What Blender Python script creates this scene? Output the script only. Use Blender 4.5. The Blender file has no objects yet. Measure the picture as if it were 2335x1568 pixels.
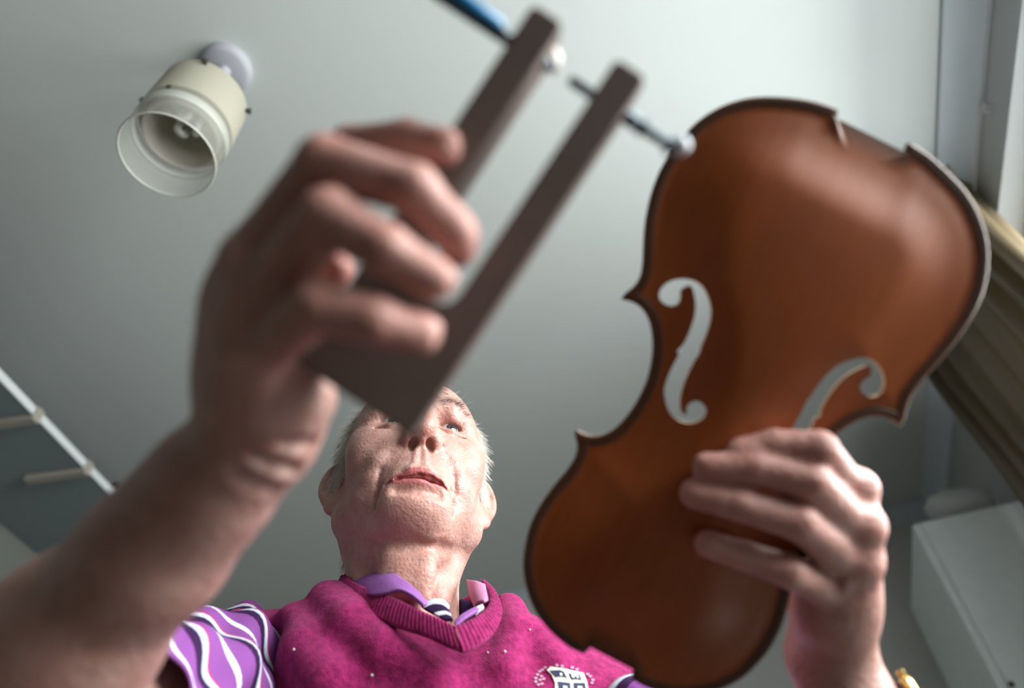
import bpy, bmesh, math, random
import numpy as np
from mathutils import Vector, Matrix
from mathutils.geometry import delaunay_2d_cdt

random.seed(7)
rng = np.random.default_rng(11)
scene = bpy.context.scene
COL = scene.collection

# ------------------------------------------------------------------ camera
CAM_Z = 1.08                       # lens height above the floor (on the bench)
FPX = 2335 * 24.0 / 36.0           # 24 mm lens, in picture pixels
_zen = np.array([-87.0, 1474.0, FPX]); _zen /= np.linalg.norm(_zen)
FW = np.array([0.0, math.sqrt(1 - _zen[2] ** 2), _zen[2]])
_r0 = np.array([1.0, 0, 0]); _u0 = np.cross(_r0, FW)
_rho = math.asin(_zen[0] / _u0[2])
RT = math.cos(_rho) * _r0 + math.sin(_rho) * _u0
UP = np.cross(RT, FW)
CAMPOS = np.array([0.0, 0.0, CAM_Z])

cam_data = bpy.data.cameras.new('camera')
cam_data.sensor_width = 36.0
cam_data.lens = 24.0
cam_data.clip_start = 0.02
cam_data.dof.use_dof = True
cam_data.dof.focus_distance = 0.70
cam_data.dof.aperture_fstop = 2.4
cam = bpy.data.objects.new('camera', cam_data)
COL.objects.link(cam)
cam.matrix_world = Matrix(((RT[0], UP[0], -FW[0], CAMPOS[0]),
                           (RT[1], UP[1], -FW[1], CAMPOS[1]),
                           (RT[2], UP[2], -FW[2], CAMPOS[2]),
                           (0, 0, 0, 1)))
scene.camera = cam

# ------------------------------------------------------------------ colour management, world, daylight
vs = scene.view_settings
vs.view_transform = 'Standard'
vs.look = 'None'
vs.gamma = 1.0
vs.use_curve_mapping = False
vs.exposure = 0.10
scene.cycles.max_bounces = 8
scene.cycles.adaptive_threshold = 0.02

world = bpy.data.worlds.new('sky')
scene.world = world
world.use_nodes = True
bg = world.node_tree.nodes['Background']
bg.inputs['Color'].default_value = (0.80, 0.90, 1.0, 1)
bg.inputs['Strength'].default_value = 0.9

# room layout (metres, world x = right of the lens, y = ahead, z = up)
CEIL = CAM_Z + 1.32
WA = math.radians(19.3)                       # the window wall runs off the heading by this much
WD = np.array([math.sin(WA), math.cos(WA)])   # along the window wall, going away
WN = np.array([-math.cos(WA), math.sin(WA)])  # out of the window wall, into the room
W0 = np.array([0.833, 0.454]) - WN * 0.055    # a point of the window wall's face
FAR0 = np.array([0.65, 2.38]) + WD * 0.055    # a point of the far wall's face
WIN_S0, WIN_S1, WIN_Z0, WIN_Z1 = -1.15, 0.98, 1.20, 2.25   # window opening along the wall


def wallp(s, z, out=0.0):
    p = W0 + WD * s + WN * out
    return (p[0], p[1], z)


def area_light(name, loc, direction, sx, sy, power, color):
    ld = bpy.data.lights.new(name, 'AREA')
    ld.shape = 'RECTANGLE'
    ld.size, ld.size_y = sx, sy
    ld.energy = power
    ld.color = color
    lo = bpy.data.objects.new(name, ld)
    COL.objects.link(lo)
    lo.location = loc
    lo.rotation_euler = Vector(direction).to_track_quat('-Z', 'Y').to_euler()
    return lo


# daylight from the sky outside, filling the window opening
_sm = (WIN_S0 + WIN_S1) / 2
area_light('window_daylight', wallp(_sm, (WIN_Z0 + WIN_Z1) / 2 + 0.28, -0.62), (WN[0], WN[1], -0.70),
           WIN_S1 - WIN_S0 + 0.1, WIN_Z1 - WIN_Z0 + 0.35, 215, (0.97, 1.0, 0.985))
# added lamp standing in for ground bounce outside, to lift the ceiling
area_light('ground_bounce_fill', wallp(_sm + 0.4, 0.02, -2.1), (0.0, 0.0, 1.0), 4.5, 3.2, 150, (0.96, 1.0, 0.985))



# ------------------------------------------------------------------ placing helpers
def ray(px, py):
    return (px - 1167.5) * RT - (py - 784.0) * UP + FPX * FW


def P(px, py, d):
    """world point seen at a picture position, d metres deep along the lens axis"""
    return CAMPOS + ray(px, py) * (d / FPX)


def PZ(px, py, z):
    v = ray(px, py)
    return CAMPOS + v * ((z - CAM_Z) / v[2])


def PY(px, py, y):
    v = ray(px, py)
    return CAMPOS + v * (y / v[1])


def PPLANE(px, py, o, n):
    v = ray(px, py)
    return CAMPOS + v * (np.dot(o - CAMPOS, n) / np.dot(v, n))


def PIX(p):
    q = np.asarray(p) - CAMPOS
    d = np.dot(q, FW)
    return (1167.5 + np.dot(q, RT) / d * FPX, 784 - np.dot(q, UP) / d * FPX, d)


def V(p):
    return Vector((float(p[0]), float(p[1]), float(p[2])))


# ------------------------------------------------------------------ materials
MATS = {}
AL = 0.76          # overall reflectance of the place against the chosen exposure


def material(name, color, rough=0.5, metallic=0.0, spec=0.5, noise=None, bump=None, **kw):
    """principled material; noise = (scale, colour2, detail, contrast); bump = (scale, strength, distance)"""
    color = tuple(c * AL for c in color)
    m = bpy.data.materials.new(name)
    m.use_nodes = True
    nt = m.node_tree
    b = nt.nodes['Principled BSDF']
    b.inputs['Base Color'].default_value = (*color, 1)
    b.inputs['Roughness'].default_value = rough
    b.inputs['Metallic'].default_value = metallic
    b.inputs['Specular IOR Level'].default_value = spec
    for k, v in kw.items():
        b.inputs[k.replace('_', ' ')].default_value = v
    tc = nt.nodes.new('ShaderNodeTexCoord')
    if noise:
        sc, c2, det, con = noise
        c2 = tuple(c * AL for c in c2)
        n = nt.nodes.new('ShaderNodeTexNoise')
        n.inputs['Scale'].default_value = sc if not isinstance(sc, tuple) else 1.0
        n.inputs['Detail'].default_value = det
        if isinstance(sc, tuple):
            mp = nt.nodes.new('ShaderNodeMapping')
            mp.inputs['Scale'].default_value = sc
            nt.links.new(tc.outputs['Object'], mp.inputs['Vector'])
            nt.links.new(mp.outputs['Vector'], n.inputs['Vector'])
        else:
            nt.links.new(tc.outputs['Object'], n.inputs['Vector'])
        r = nt.nodes.new('ShaderNodeValToRGB')
        r.color_ramp.elements[0].position = 0.5 - con
        r.color_ramp.elements[1].position = 0.5 + con
        r.color_ramp.elements[0].color = (*color, 1)
        r.color_ramp.elements[1].color = (*c2, 1)
        nt.links.new(n.outputs['Fac'], r.inputs['Fac'])
        nt.links.new(r.outputs['Color'], b.inputs['Base Color'])
    if bump:
        sc, st, dist = bump
        n = nt.nodes.new('ShaderNodeTexNoise')
        n.inputs['Scale'].default_value = sc
        n.inputs['Detail'].default_value = 4
        nt.links.new(tc.outputs['Object'], n.inputs['Vector'])
        bp = nt.nodes.new('ShaderNodeBump')
        bp.inputs['Strength'].default_value = st
        bp.inputs['Distance'].default_value = dist
        nt.links.new(n.outputs['Fac'], bp.inputs['Height'])
        nt.links.new(bp.outputs['Normal'], b.inputs['Normal'])
    MATS[name] = m
    return m


def glassy(name, color, opacity, rough=0.1):
    """thin translucent sheet: part clear, part frosted body, with a gloss coat"""
    m = bpy.data.materials.new(name)
    m.use_nodes = True
    nt = m.node_tree
    b = nt.nodes['Principled BSDF']
    b.inputs['Base Color'].default_value = (*color, 1)
    b.inputs['Roughness'].default_value = rough
    b.inputs['Alpha'].default_value = opacity
    MATS[name] = m
    return m


def frosted(name, color, trans=0.5):
    color = tuple(c * AL for c in color)
    m = bpy.data.materials.new(name)
    m.use_nodes = True
    nt = m.node_tree
    nt.nodes.remove(nt.nodes['Principled BSDF'])
    out = nt.nodes['Material Output']
    d = nt.nodes.new('ShaderNodeBsdfDiffuse'); d.inputs['Color'].default_value = (*color, 1)
    t = nt.nodes.new('ShaderNodeBsdfTranslucent'); t.inputs['Color'].default_value = (*color, 1)
    g = nt.nodes.new('ShaderNodeBsdfGlossy'); g.inputs['Roughness'].default_value = 0.35
    m1 = nt.nodes.new('ShaderNodeMixShader'); m1.inputs[0].default_value = trans
    m2 = nt.nodes.new('ShaderNodeMixShader'); m2.inputs[0].default_value = 0.04
    nt.links.new(d.outputs[0], m1.inputs[1]); nt.links.new(t.outputs[0], m1.inputs[2])
    nt.links.new(m1.outputs[0], m2.inputs[1]); nt.links.new(g.outputs[0], m2.inputs[2])
    nt.links.new(m2.outputs[0], out.inputs['Surface'])
    MATS[name] = m
    return m


# ------------------------------------------------------------------ object helpers
def link_mesh(name, verts, faces, mat=None, parent=None, smooth=True, colors=None):
    me = bpy.data.meshes.new(name)
    verts = np.asarray(verts, dtype=np.float64).reshape(-1, 3)
    off = np.zeros(3)
    if parent is not None:
        off = np.array(world_origin(parent))
    if isinstance(faces, np.ndarray):
        n, k = faces.shape
        me.vertices.add(len(verts))
        me.vertices.foreach_set('co', (verts - off).astype(np.float32).ravel())
        me.loops.add(n * k)
        me.loops.foreach_set('vertex_index', faces.astype(np.int32).ravel())
        me.polygons.add(n)
        me.polygons.foreach_set('loop_start', np.arange(0, n * k, k, dtype=np.int32))
        me.update(calc_edges=True)
    else:
        me.from_pydata((verts - off).tolist(), [], faces)
    me.validate()
    if smooth:
        me.polygons.foreach_set('use_smooth', np.ones(len(me.polygons), dtype=bool))
    if colors is not None:
        a = me.color_attributes.new('tint', 'FLOAT_COLOR', 'POINT')
        c = np.ones((len(verts), 4), dtype=np.float32)
        c[:, :3] = colors
        a.data.foreach_set('color', c.ravel())
    if mat is not None:
        me.materials.append(MATS[mat] if isinstance(mat, str) else mat)
    o = bpy.data.objects.new(name, me)
    COL.objects.link(o)
    if parent is not None:
        o.parent = parent
    return o


ORIG = {}


def world_origin(o):
    p = np.array(o.location)
    while o.parent is not None:
        o = o.parent
        p = p + np.array(o.location)
    return p


def thing(name, label, cat, loc, group=None):
    o = bpy.data.objects.new(name, None)
    o.empty_display_size = 0.05
    COL.objects.link(o)
    o.location = V(loc)
    o['label'] = label
    o['category'] = cat
    if group:
        o['group'] = group
    return o


def tag(o, label, cat, group=None):
    o['label'] = label
    o['category'] = cat
    if group:
        o['group'] = group
    return o


def recenter(o):
    """move a one-mesh thing's origin to its middle, keeping it where it stands"""
    me = o.data
    n = len(me.vertices)
    co = np.empty(n * 3, dtype=np.float32); me.vertices.foreach_get('co', co)
    co = co.reshape(-1, 3)
    c = (co.min(0) + co.max(0)) / 2
    me.vertices.foreach_set('co', (co - c).ravel())
    me.update()
    o.location = V(np.array(o.location) + c)
    return o


class MB:
    """collects simple solids in world coordinates"""

    def __init__(self):
        self.v = []; self.f = []

    def add(self, verts, faces):
        b = len(self.v)
        self.v += [tuple(map(float, p)) for p in verts]
        self.f += [tuple(i + b for i in f) for f in faces]

    def prism(self, poly, vec):
        """extrude a planar polygon (3D points) by vec"""
        n = len(poly)
        vec = np.asarray(vec, float)
        a = [np.asarray(p, float) for p in poly]
        self.add(a + [p + vec for p in a],
                 [tuple(range(n - 1, -1, -1)), tuple(range(n, 2 * n))] +
                 [(i, (i + 1) % n, n + (i + 1) % n, n + i) for i in range(n)])

    def box(self, c, ax, ay, az):
        """centre and three half-axis vectors"""
        c, ax, ay, az = [np.asarray(q, float) for q in (c, ax, ay, az)]
        self.prism([c - ax - ay - az, c + ax - ay - az, c + ax + ay - az, c - ax + ay - az], 2 * az)

    def rings(self, rings, cap=True, closed=False):
        n = len(rings[0]); m = len(rings)
        vs = [p for r in rings for p in r]
        fs = []
        for i in range(m - (0 if closed else 1)):
            j = (i + 1) % m
            for k in range(n):
                fs.append((i * n + k, i * n + (k + 1) % n, j * n + (k + 1) % n, j * n + k))
        if cap and not closed:
            fs.append(tuple(range(n - 1, -1, -1)))
            fs.append(tuple((m - 1) * n + k for k in range(n)))
        self.add(vs, fs)

    def tube(self, pts, radii, seg=10, cap=True, closed=False):
        pts = [np.asarray(p, float) for p in pts]
        if not hasattr(radii, '__len__'):
            radii = [radii] * len(pts)
        rings = []
        ref = None
        m = len(pts)
        for i, p in enumerate(pts):
            if closed:
                t = pts[(i + 1) % m] - pts[(i - 1) % m]
            else:
                t = pts[min(i + 1, m - 1)] - pts[max(i - 1, 0)]
            t = t / (np.linalg.norm(t) + 1e-12)
            if ref is None:
                a = np.array([0, 0, 1.0]) if abs(t[2]) < 0.9 else np.array([1.0, 0, 0])
                ref = np.cross(t, a)
            ref = ref - t * np.dot(ref, t)
            ref = ref / np.linalg.norm(ref)
            b = np.cross(t, ref)
            rings.append([p + radii[i] * (math.cos(q) * ref + math.sin(q) * b)
                          for q in np.linspace(0, 2 * math.pi, seg, endpoint=False)])
        self.rings(rings, cap, closed)

    def lathe(self, c, axis, profile, seg=48, cap=True):
        """profile = [(radius, offset along axis)]"""
        c = np.asarray(c, float); axis = np.asarray(axis, float)
        axis = axis / np.linalg.norm(axis)
        a = np.array([0, 0, 1.0]) if abs(axis[2]) < 0.9 else np.array([1.0, 0, 0])
        u = np.cross(axis, a); u /= np.linalg.norm(u); w = np.cross(axis, u)
        rings = [[c + axis * h + r * (math.cos(q) * u + math.sin(q) * w)
                  for q in np.linspace(0, 2 * math.pi, seg, endpoint=False)] for r, h in profile]
        self.rings(rings, cap)

    def build(self, name, mat, parent=None, smooth=False, bevel=0.0, angle=None):
        o = link_mesh(name, self.v, self.f, mat, parent, smooth)
        bm = bmesh.new(); bm.from_mesh(o.data)
        bmesh.ops.recalc_face_normals(bm, faces=bm.faces)
        bm.to_mesh(o.data); bm.free()
        if bevel:
            md = o.modifiers.new('bevel', 'BEVEL'); md.width = bevel; md.segments = 3
            md.limit_method = 'ANGLE'; md.angle_limit = math.radians(40)
        if angle:
            o.data.set_sharp_from_angle(angle=math.radians(angle))
        return o


def structure(o):
    o['kind'] = 'structure'
    return o


# ------------------------------------------------------------------ signed-distance sculpting
def smin(a, b, k):
    if k <= 0:
        return np.minimum(a, b)
    h = np.maximum(k - np.abs(a - b), 0) / k
    return np.minimum(a, b) - h * h * (k * 0.25)


def smax(a, b, k):
    return -smin(-a, -b, k)


def d_cone(X, Y, Z, a, b, ra, rb):
    ba = np.asarray(b, float) - np.asarray(a, float)
    L = float(np.dot(ba, ba)) + 1e-12
    px, py, pz = X - a[0], Y - a[1], Z - a[2]
    t = np.clip((px * ba[0] + py * ba[1] + pz * ba[2]) / L, 0, 1)
    return np.sqrt((px - t * ba[0]) ** 2 + (py - t * ba[1]) ** 2 + (pz - t * ba[2]) ** 2) - (ra + t * (rb - ra))


def d_ell(X, Y, Z, c, r, R=None):
    px, py, pz = X - c[0], Y - c[1], Z - c[2]
    if R is not None:      # rows of R = the ellipsoid's own axes
        px, py, pz = (R[0][0] * px + R[0][1] * py + R[0][2] * pz,
                      R[1][0] * px + R[1][1] * py + R[1][2] * pz,
                      R[2][0] * px + R[2][1] * py + R[2][2] * pz)
    k0 = np.sqrt((px / r[0]) ** 2 + (py / r[1]) ** 2 + (pz / r[2]) ** 2)
    k1 = np.sqrt((px / r[0] ** 2) ** 2 + (py / r[1] ** 2) ** 2 + (pz / r[2] ** 2) ** 2) + 1e-9
    return k0 * (k0 - 1.0) / k1


class Field:
    def __init__(self, lo, hi, h):
        self.lo = np.asarray(lo, float); self.h = h
        self.n = np.ceil((np.asarray(hi, float) - self.lo) / h).astype(int) + 1
        self.f = np.full(tuple(self.n), 0.05, dtype=np.float32)
        self.ax = [(self.lo[i] + h * np.arange(self.n[i])).astype(np.float32) for i in range(3)]

    def sub(self, lo, hi):
        i0 = np.clip(np.floor((np.asarray(lo) - self.lo) / self.h).astype(int), 0, self.n)
        i1 = np.clip(np.ceil((np.asarray(hi) - self.lo) / self.h).astype(int) + 1, 0, self.n)
        sl = tuple(slice(a, b) for a, b in zip(i0, i1))
        X = self.ax[0][sl[0]][:, None, None]
        Y = self.ax[1][sl[1]][None, :, None]
        Z = self.ax[2][sl[2]][None, None, :]
        return sl, X, Y, Z

    def merge(self, fn, lo, hi, k=0.0, mode='add', pad=0.008):
        lo = np.asarray(lo) - (k + pad); hi = np.asarray(hi) + (k + pad)
        sl, X, Y, Z = self.sub(lo, hi)
        if 0 in self.f[sl].shape:
            return
        d = fn(X, Y, Z).astype(np.float32)
        if mode == 'add':
            self.f[sl] = smin(self.f[sl], d, k)
        else:
            self.f[sl] = smax(self.f[sl], -d, k)

    def cone(self, a, b, ra, rb, k=0.0, mode='add'):
        a = np.asarray(a, float); b = np.asarray(b, float); r = max(ra, rb)
        self.merge(lambda X, Y, Z: d_cone(X, Y, Z, a, b, ra, rb), np.minimum(a, b) - r, np.maximum(a, b) + r, k, mode)

    def ball(self, c, r, k=0.0, mode='add'):
        c = np.asarray(c, float)
        self.merge(lambda X, Y, Z: np.sqrt((X - c[0]) ** 2 + (Y - c[1]) ** 2 + (Z - c[2]) ** 2) - r, c - r, c + r, k, mode)

    def ell(self, c, r, k=0.0, mode='add', R=None):
        c = np.asarray(c, float); m = max(r) if R is not None else np.asarray(r)
        self.merge(lambda X, Y, Z: d_ell(X, Y, Z, c, r, R), c - m, c + m, k, mode)

    def chain(self, pts, radii, k=0.0, mode='add', kin=0.004):
        pts = [np.asarray(p, float) for p in pts]
        if not hasattr(radii, '__len__'):
            radii = [radii] * len(pts)

        def fn(X, Y, Z):
            d = None
            for i in range(len(pts) - 1):
                e = d_cone(X, Y, Z, pts[i], pts[i + 1], radii[i], radii[i + 1])
                d = e if d is None else smin(d, e, kin)
            return d
        r = max(radii)
        self.merge(fn, np.min(pts, 0) - r, np.max(pts, 0) + r, k, mode)

    def mesh(self):
        return surface_nets(self.f, self.lo, self.h)


def surface_nets(F, lo, h):
    S = F < 0
    nx, ny, nz = F.shape
    cnt = np.zeros((nx - 1, ny - 1, nz - 1), dtype=np.uint8)
    for dx in (0, 1):
        for dy in (0, 1):
            for dz in (0, 1):
                cnt += S[dx:nx - 1 + dx, dy:ny - 1 + dy, dz:nz - 1 + dz]
    act = (cnt > 0) & (cnt < 8)
    idx = np.full(act.shape, -1, dtype=np.int64)
    I, J, K = np.nonzero(act)
    idx[I, J, K] = np.arange(len(I))
    acc = np.zeros((len(I), 3)); num = np.zeros(len(I))
    corners = [(a, b, c) for a in (0, 1) for b in (0, 1) for c in (0, 1)]
    vals = {c: F[I + c[0], J + c[1], K + c[2]].astype(np.float64) for c in corners}
    for c in corners:
        for ax in range(3):
            if c[ax] == 0:
                e = list(c); e[ax] = 1; e = tuple(e)
                va, vb = vals[c], vals[e]
                m = (va < 0) != (vb < 0)
                t = np.where(m, va / np.where(m, va - vb, 1), 0)
                for q in range(3):
                    acc[:, q] += np.where(m, c[q] + (t if q == ax else 0), 0)
                num += m
    v = acc / num[:, None] + np.stack([I, J, K], 1)
    v = lo + v * h
    quads = []
    for ax in range(3):
        o = [slice(None)] * 3; p = [slice(None)] * 3
        o[ax] = slice(0, -1); p[ax] = slice(1, None)
        A, B = S[tuple(o)], S[tuple(p)]
        ch = A != B
        b1, b2 = (ax + 1) % 3, (ax + 2) % 3
        i = np.array(np.nonzero(ch))
        ok = (i[b1] > 0) & (i[b2] > 0) & (i[b1] < F.shape[b1] - 1) & (i[b2] < F.shape[b2] - 1)
        i = i[:, ok]
        inside = A[tuple(i)]

        def cell(d1, d2):
            q = i.copy(); q[b1] -= d1; q[b2] -= d2
            return idx[tuple(q)]
        q = np.stack([cell(1, 1), cell(0, 1), cell(0, 0), cell(1, 0)], 1)
        q[~inside] = q[~inside][:, ::-1]
        quads.append(q)
    return v, np.concatenate(quads)


def relax(v, q, it=2, lam=0.5):
    """light Laplacian smoothing of a quad mesh"""
    n = len(v)
    e = np.concatenate([q[:, [0, 1]], q[:, [1, 2]], q[:, [2, 3]], q[:, [3, 0]]])
    deg = np.bincount(e[:, 0], minlength=n) + np.bincount(e[:, 1], minlength=n)
    for _ in range(it):
        a = np.zeros_like(v)
        for c in range(3):
            a[:, c] = np.bincount(e[:, 0], v[e[:, 1], c], n) + np.bincount(e[:, 1], v[e[:, 0], c], n)
        v = v + lam * (a / np.maximum(deg, 1)[:, None] - v)
    return v


def catmull(pts, n=8, closed=False):
    pts = [np.asarray(p, float) for p in pts]
    m = len(pts); out = []
    for i in range(m if closed else m - 1):
        if closed:
            p0, p1, p2, p3 = pts[i - 1], pts[i], pts[(i + 1) % m], pts[(i + 2) % m]
        else:
            p0, p1, p2, p3 = pts[max(i - 1, 0)], pts[i], pts[i + 1], pts[min(i + 2, m - 1)]
        for t in np.linspace(0, 1, n, endpoint=False):
            out.append(0.5 * (2 * p1 + (p2 - p0) * t + (2 * p0 - 5 * p1 + 4 * p2 - p3) * t * t + (3 * p1 - p0 - 3 * p2 + p3) * t ** 3))
    if not closed:
        out.append(pts[-1])
    return out

# ------------------------------------------------------------------ surface materials
material('ceiling_paint', (0.77, 0.82, 0.80), 0.9, spec=0.2, noise=(3.0, (0.75, 0.80, 0.78), 3, 0.25), bump=(60, 0.05, 0.002))
material('coving_paint', (0.72, 0.80, 0.85), 0.7, spec=0.3)
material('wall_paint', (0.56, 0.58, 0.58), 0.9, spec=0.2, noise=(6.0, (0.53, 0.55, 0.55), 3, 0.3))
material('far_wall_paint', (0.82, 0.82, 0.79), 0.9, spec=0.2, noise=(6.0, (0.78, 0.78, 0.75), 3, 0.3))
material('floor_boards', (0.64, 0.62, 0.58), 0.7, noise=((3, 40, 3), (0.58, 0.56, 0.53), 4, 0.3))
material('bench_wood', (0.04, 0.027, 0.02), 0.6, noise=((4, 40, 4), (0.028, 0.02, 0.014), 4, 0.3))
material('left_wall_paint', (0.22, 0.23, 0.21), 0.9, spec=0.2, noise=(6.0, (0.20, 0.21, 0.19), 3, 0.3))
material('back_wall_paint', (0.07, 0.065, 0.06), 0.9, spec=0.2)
material('window_paint', (0.78, 0.80, 0.80), 0.4)
glassy('window_glass', (0.9, 0.95, 0.95), 0.06, 0.02)
material('plastic_white', (0.52, 0.52, 0.58), 0.6)
material('dark_screw', (0.05, 0.045, 0.035), 0.4)
material('tube_white', (0.85, 0.86, 0.80), 0.3)
frosted('cream_glass', (0.90, 0.87, 0.74), 0.58)
glassy('inner_glass', (0.62, 0.58, 0.52), 0.40, 0.3)
glassy('smoky_glass', (0.50, 0.50, 0.45), 0.20, 0.12)
glassy('frost_band', (0.62, 0.64, 0.58), 0.42, 0.4)
material('rim_glass', (0.70, 0.70, 0.62), 0.2)
material('shelf_paint', (0.26, 0.31, 0.33), 0.6)
material('shelf_edge', (0.80, 0.84, 0.86), 0.5)
material('bracket_paint', (0.42, 0.39, 0.33), 0.5)
material('black_plastic', (0.012, 0.011, 0.01), 0.4)
material('cupboard_paint', (1.0, 1.12, 1.11), 0.4, noise=(30, (0.94, 1.06, 1.05), 3, 0.2))
material('cupboard_front', (0.38, 0.44, 0.45), 0.5)
material('gap_dark', (0.06, 0.07, 0.07), 0.8)
material('linen_white', (0.62, 0.66, 0.66), 0.9, bump=(90, 0.5, 0.003))
frosted('curtain_cloth', (0.22, 0.172, 0.105), 0.30)
material('steel', (0.5, 0.52, 0.54), 0.3, metallic=1.0)

# ------------------------------------------------------------------ the room
LW0 = np.array([-1.325 * 1.05, 1.496 * 1.05])          # a point of the left wall
LD = np.array([0.097, 0.995]); LD /= np.linalg.norm(LD)
LN = np.array([LD[1], -LD[0]])                          # into the room
T3 = 0.18


def corner(p, d, q, e):
    """meeting point of two plan lines"""
    A = np.array([[d[0], -e[0]], [d[1], -e[1]]])
    t = np.linalg.solve(A, np.asarray(q) - np.asarray(p))
    return np.asarray(p) + np.asarray(d) * t[0]


C_FR = corner(W0, WD, FAR0, WN)
C_FL = corner(LW0, LD, FAR0, WN)
BK0 = np.array([0.0, -1.7])
C_BR = corner(W0, WD, BK0, WN)
C_BL = corner(LW0, LD, BK0, WN)


def e3(p, z):
    return np.array([p[0], p[1], z])


mb = MB()
ring = [C_BL - WD * 0.3 - LN * 0.3, C_BR - WD * 0.3 - WN * 0.3, C_FR + WD * 0.3 - WN * 0.3, C_FL + WD * 0.3 - LN * 0.3]
mb.prism([e3(p, -0.06) for p in ring], (0, 0, 0.06))
structure(mb.build('floor', 'floor_boards'))
mb = MB(); mb.prism([e3(p, CEIL) for p in ring], (0, 0, 0.12))
structure(mb.build('ceiling', 'ceiling_paint'))


def wall_box(mb, a, b, n, z0, z1, t=T3):
    mb.prism([e3(a, z0), e3(b, z0), e3(np.asarray(b) - np.asarray(n) * t, z0), e3(np.asarray(a) - np.asarray(n) * t, z0)], (0, 0, z1 - z0))


sBR = float((C_BR - W0) @ WD); sFR = float((C_FR - W0) @ WD)
mb = MB()
for s0, s1, z0, z1 in ((sBR - T3, WIN_S0, 0, CEIL), (WIN_S1, sFR + T3, 0, CEIL), (WIN_S0, WIN_S1, 0, WIN_Z0), (WIN_S0, WIN_S1, WIN_Z1, CEIL)):
    wall_box(mb, W0 + WD * s0, W0 + WD * s1, WN, z0, z1)
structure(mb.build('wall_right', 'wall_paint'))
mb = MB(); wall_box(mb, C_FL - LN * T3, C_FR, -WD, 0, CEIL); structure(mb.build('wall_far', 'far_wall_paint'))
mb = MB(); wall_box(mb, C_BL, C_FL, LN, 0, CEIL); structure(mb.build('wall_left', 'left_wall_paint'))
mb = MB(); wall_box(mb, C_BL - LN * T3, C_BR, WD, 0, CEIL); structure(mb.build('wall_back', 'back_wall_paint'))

# coving along the ceiling edge
COV = [(0.0, -0.066), (0.010, -0.066), (0.014, -0.054), (0.022, -0.036), (0.034, -0.022), (0.048, -0.014), (0.055, -0.010), (0.055, 0.0), (0.0, 0.0)]


def coving(name, a, b, n):
    mb = MB()
    d = np.asarray(b) - np.asarray(a)
    mb.prism([e3(np.asarray(a) + np.asarray(n) * o, CEIL + z - 0.0005) for o, z in COV], (d[0], d[1], 0))
    return structure(mb.build(name, 'coving_paint', angle=30))


coving('trim_1', C_BR, C_FR, WN)
coving('trim_2', C_FL, C_FR, -WD)

# window in the right wall
win = bpy.data.objects.new('window_1', None); COL.objects.link(win)
win.location = V(wallp(_sm, WIN_Z0)); win['kind'] = 'structure'
mb = MB()
FR = 0.05


def wbar(mb, s0, s1, z0, z1, o0, o1):
    a, b = W0 + WD * s0, W0 + WD * s1
    mb.prism([e3(a + WN * o0, z0), e3(b + WN * o0, z0), e3(b + WN * o1, z0), e3(a + WN * o1, z0)], (0, 0, z1 - z0))


for args in ((WIN_S0, WIN_S1, WIN_Z0, WIN_Z0 + FR), (WIN_S0, WIN_S1, WIN_Z1 - FR, WIN_Z1), (WIN_S0, WIN_S0 + FR, WIN_Z0 + FR, WIN_Z1 - FR), (WIN_S1 - FR, WIN_S1, WIN_Z0 + FR, WIN_Z1 - FR)):
    wbar(mb, *args, -0.13, -0.06)
mb.build('window_frame', 'window_paint', win, bevel=0.004)
for i in range(1, 2):
    s = WIN_S0 + (WIN_S1 - WIN_S0) * i / 2
    mb = MB(); wbar(mb, s - 0.03, s + 0.03, WIN_Z0 + FR, WIN_Z1 - FR, -0.13, -0.06); mb.build('mullion', 'window_paint', win, bevel=0.004)
for i in range(2):
    s0 = WIN_S0 + (WIN_S1 - WIN_S0) * i / 2 + 0.032; s1 = WIN_S0 + (WIN_S1 - WIN_S0) * (i + 1) / 2 - 0.032
    mb = MB(); wbar(mb, s0, s1, WIN_Z0 + FR, WIN_Z1 - FR, -0.10, -0.096); mb.build('pane', 'window_glass', win)
mb = MB(); wbar(mb, WIN_S0 - 0.04, WIN_S1 + 0.04, WIN_Z0 - 0.03, WIN_Z0, -0.06, 0.09); mb.build('window_sill', 'window_paint', win, bevel=0.006)

# unseen workbench under the lens, added dark and wide to block floor bounce
bench = thing('workbench', 'unseen dark wooden workbench below the hands, added to block floor bounce', 'workbench', (-0.1, 0.05, 0.0))
mb = MB(); mb.prism([(-1.0, -0.31, 0.93), (0.60, -0.31, 0.93), (0.85, 0.41, 0.93), (-1.0, 0.41, 0.93)], (0, 0, 0.05)); mb.build('worktop', 'bench_wood', bench, bevel=0.003)
for sx_ in (-1, 1):
    for sy_ in (-1, 1):
        mb = MB(); mb.box((-0.20 + sx_ * 0.73, 0.05 + sy_ * 0.30, 0.465), (0.035, 0, 0), (0, 0.035, 0), (0, 0, 0.465)); mb.build('leg', 'bench_wood', bench, bevel=0.003)

# ------------------------------------------------------------------ ceiling lamp
rose = PZ(518, 152, CEIL)
lamp = thing('ceiling_lamp', 'cream glass cylinder ceiling lamp with clear lower band on white round base', 'lamp', rose)
dn = np.array([0, 0, -1.0])
mb = MB(); mb.lathe(rose, dn, [(0.046, 0.0), (0.046, 0.012), (0.044, 0.017), (0.036, 0.020), (0.020, 0.022), (0.004, 0.0225)], 40)
mb.build('ceiling_rose', 'plastic_white', lamp, smooth=True, angle=50)
mb = MB(); mb.lathe(rose, dn, [(0.012, 0.020), (0.012, 0.16), (0.020, 0.162), (0.020, 0.175)], 20); mb.build('stem', 'plastic_white', lamp, smooth=True, angle=40)
SH0, SH1, SR = 0.150, 0.348, 0.0715          # shade top, rim and radius


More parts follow.
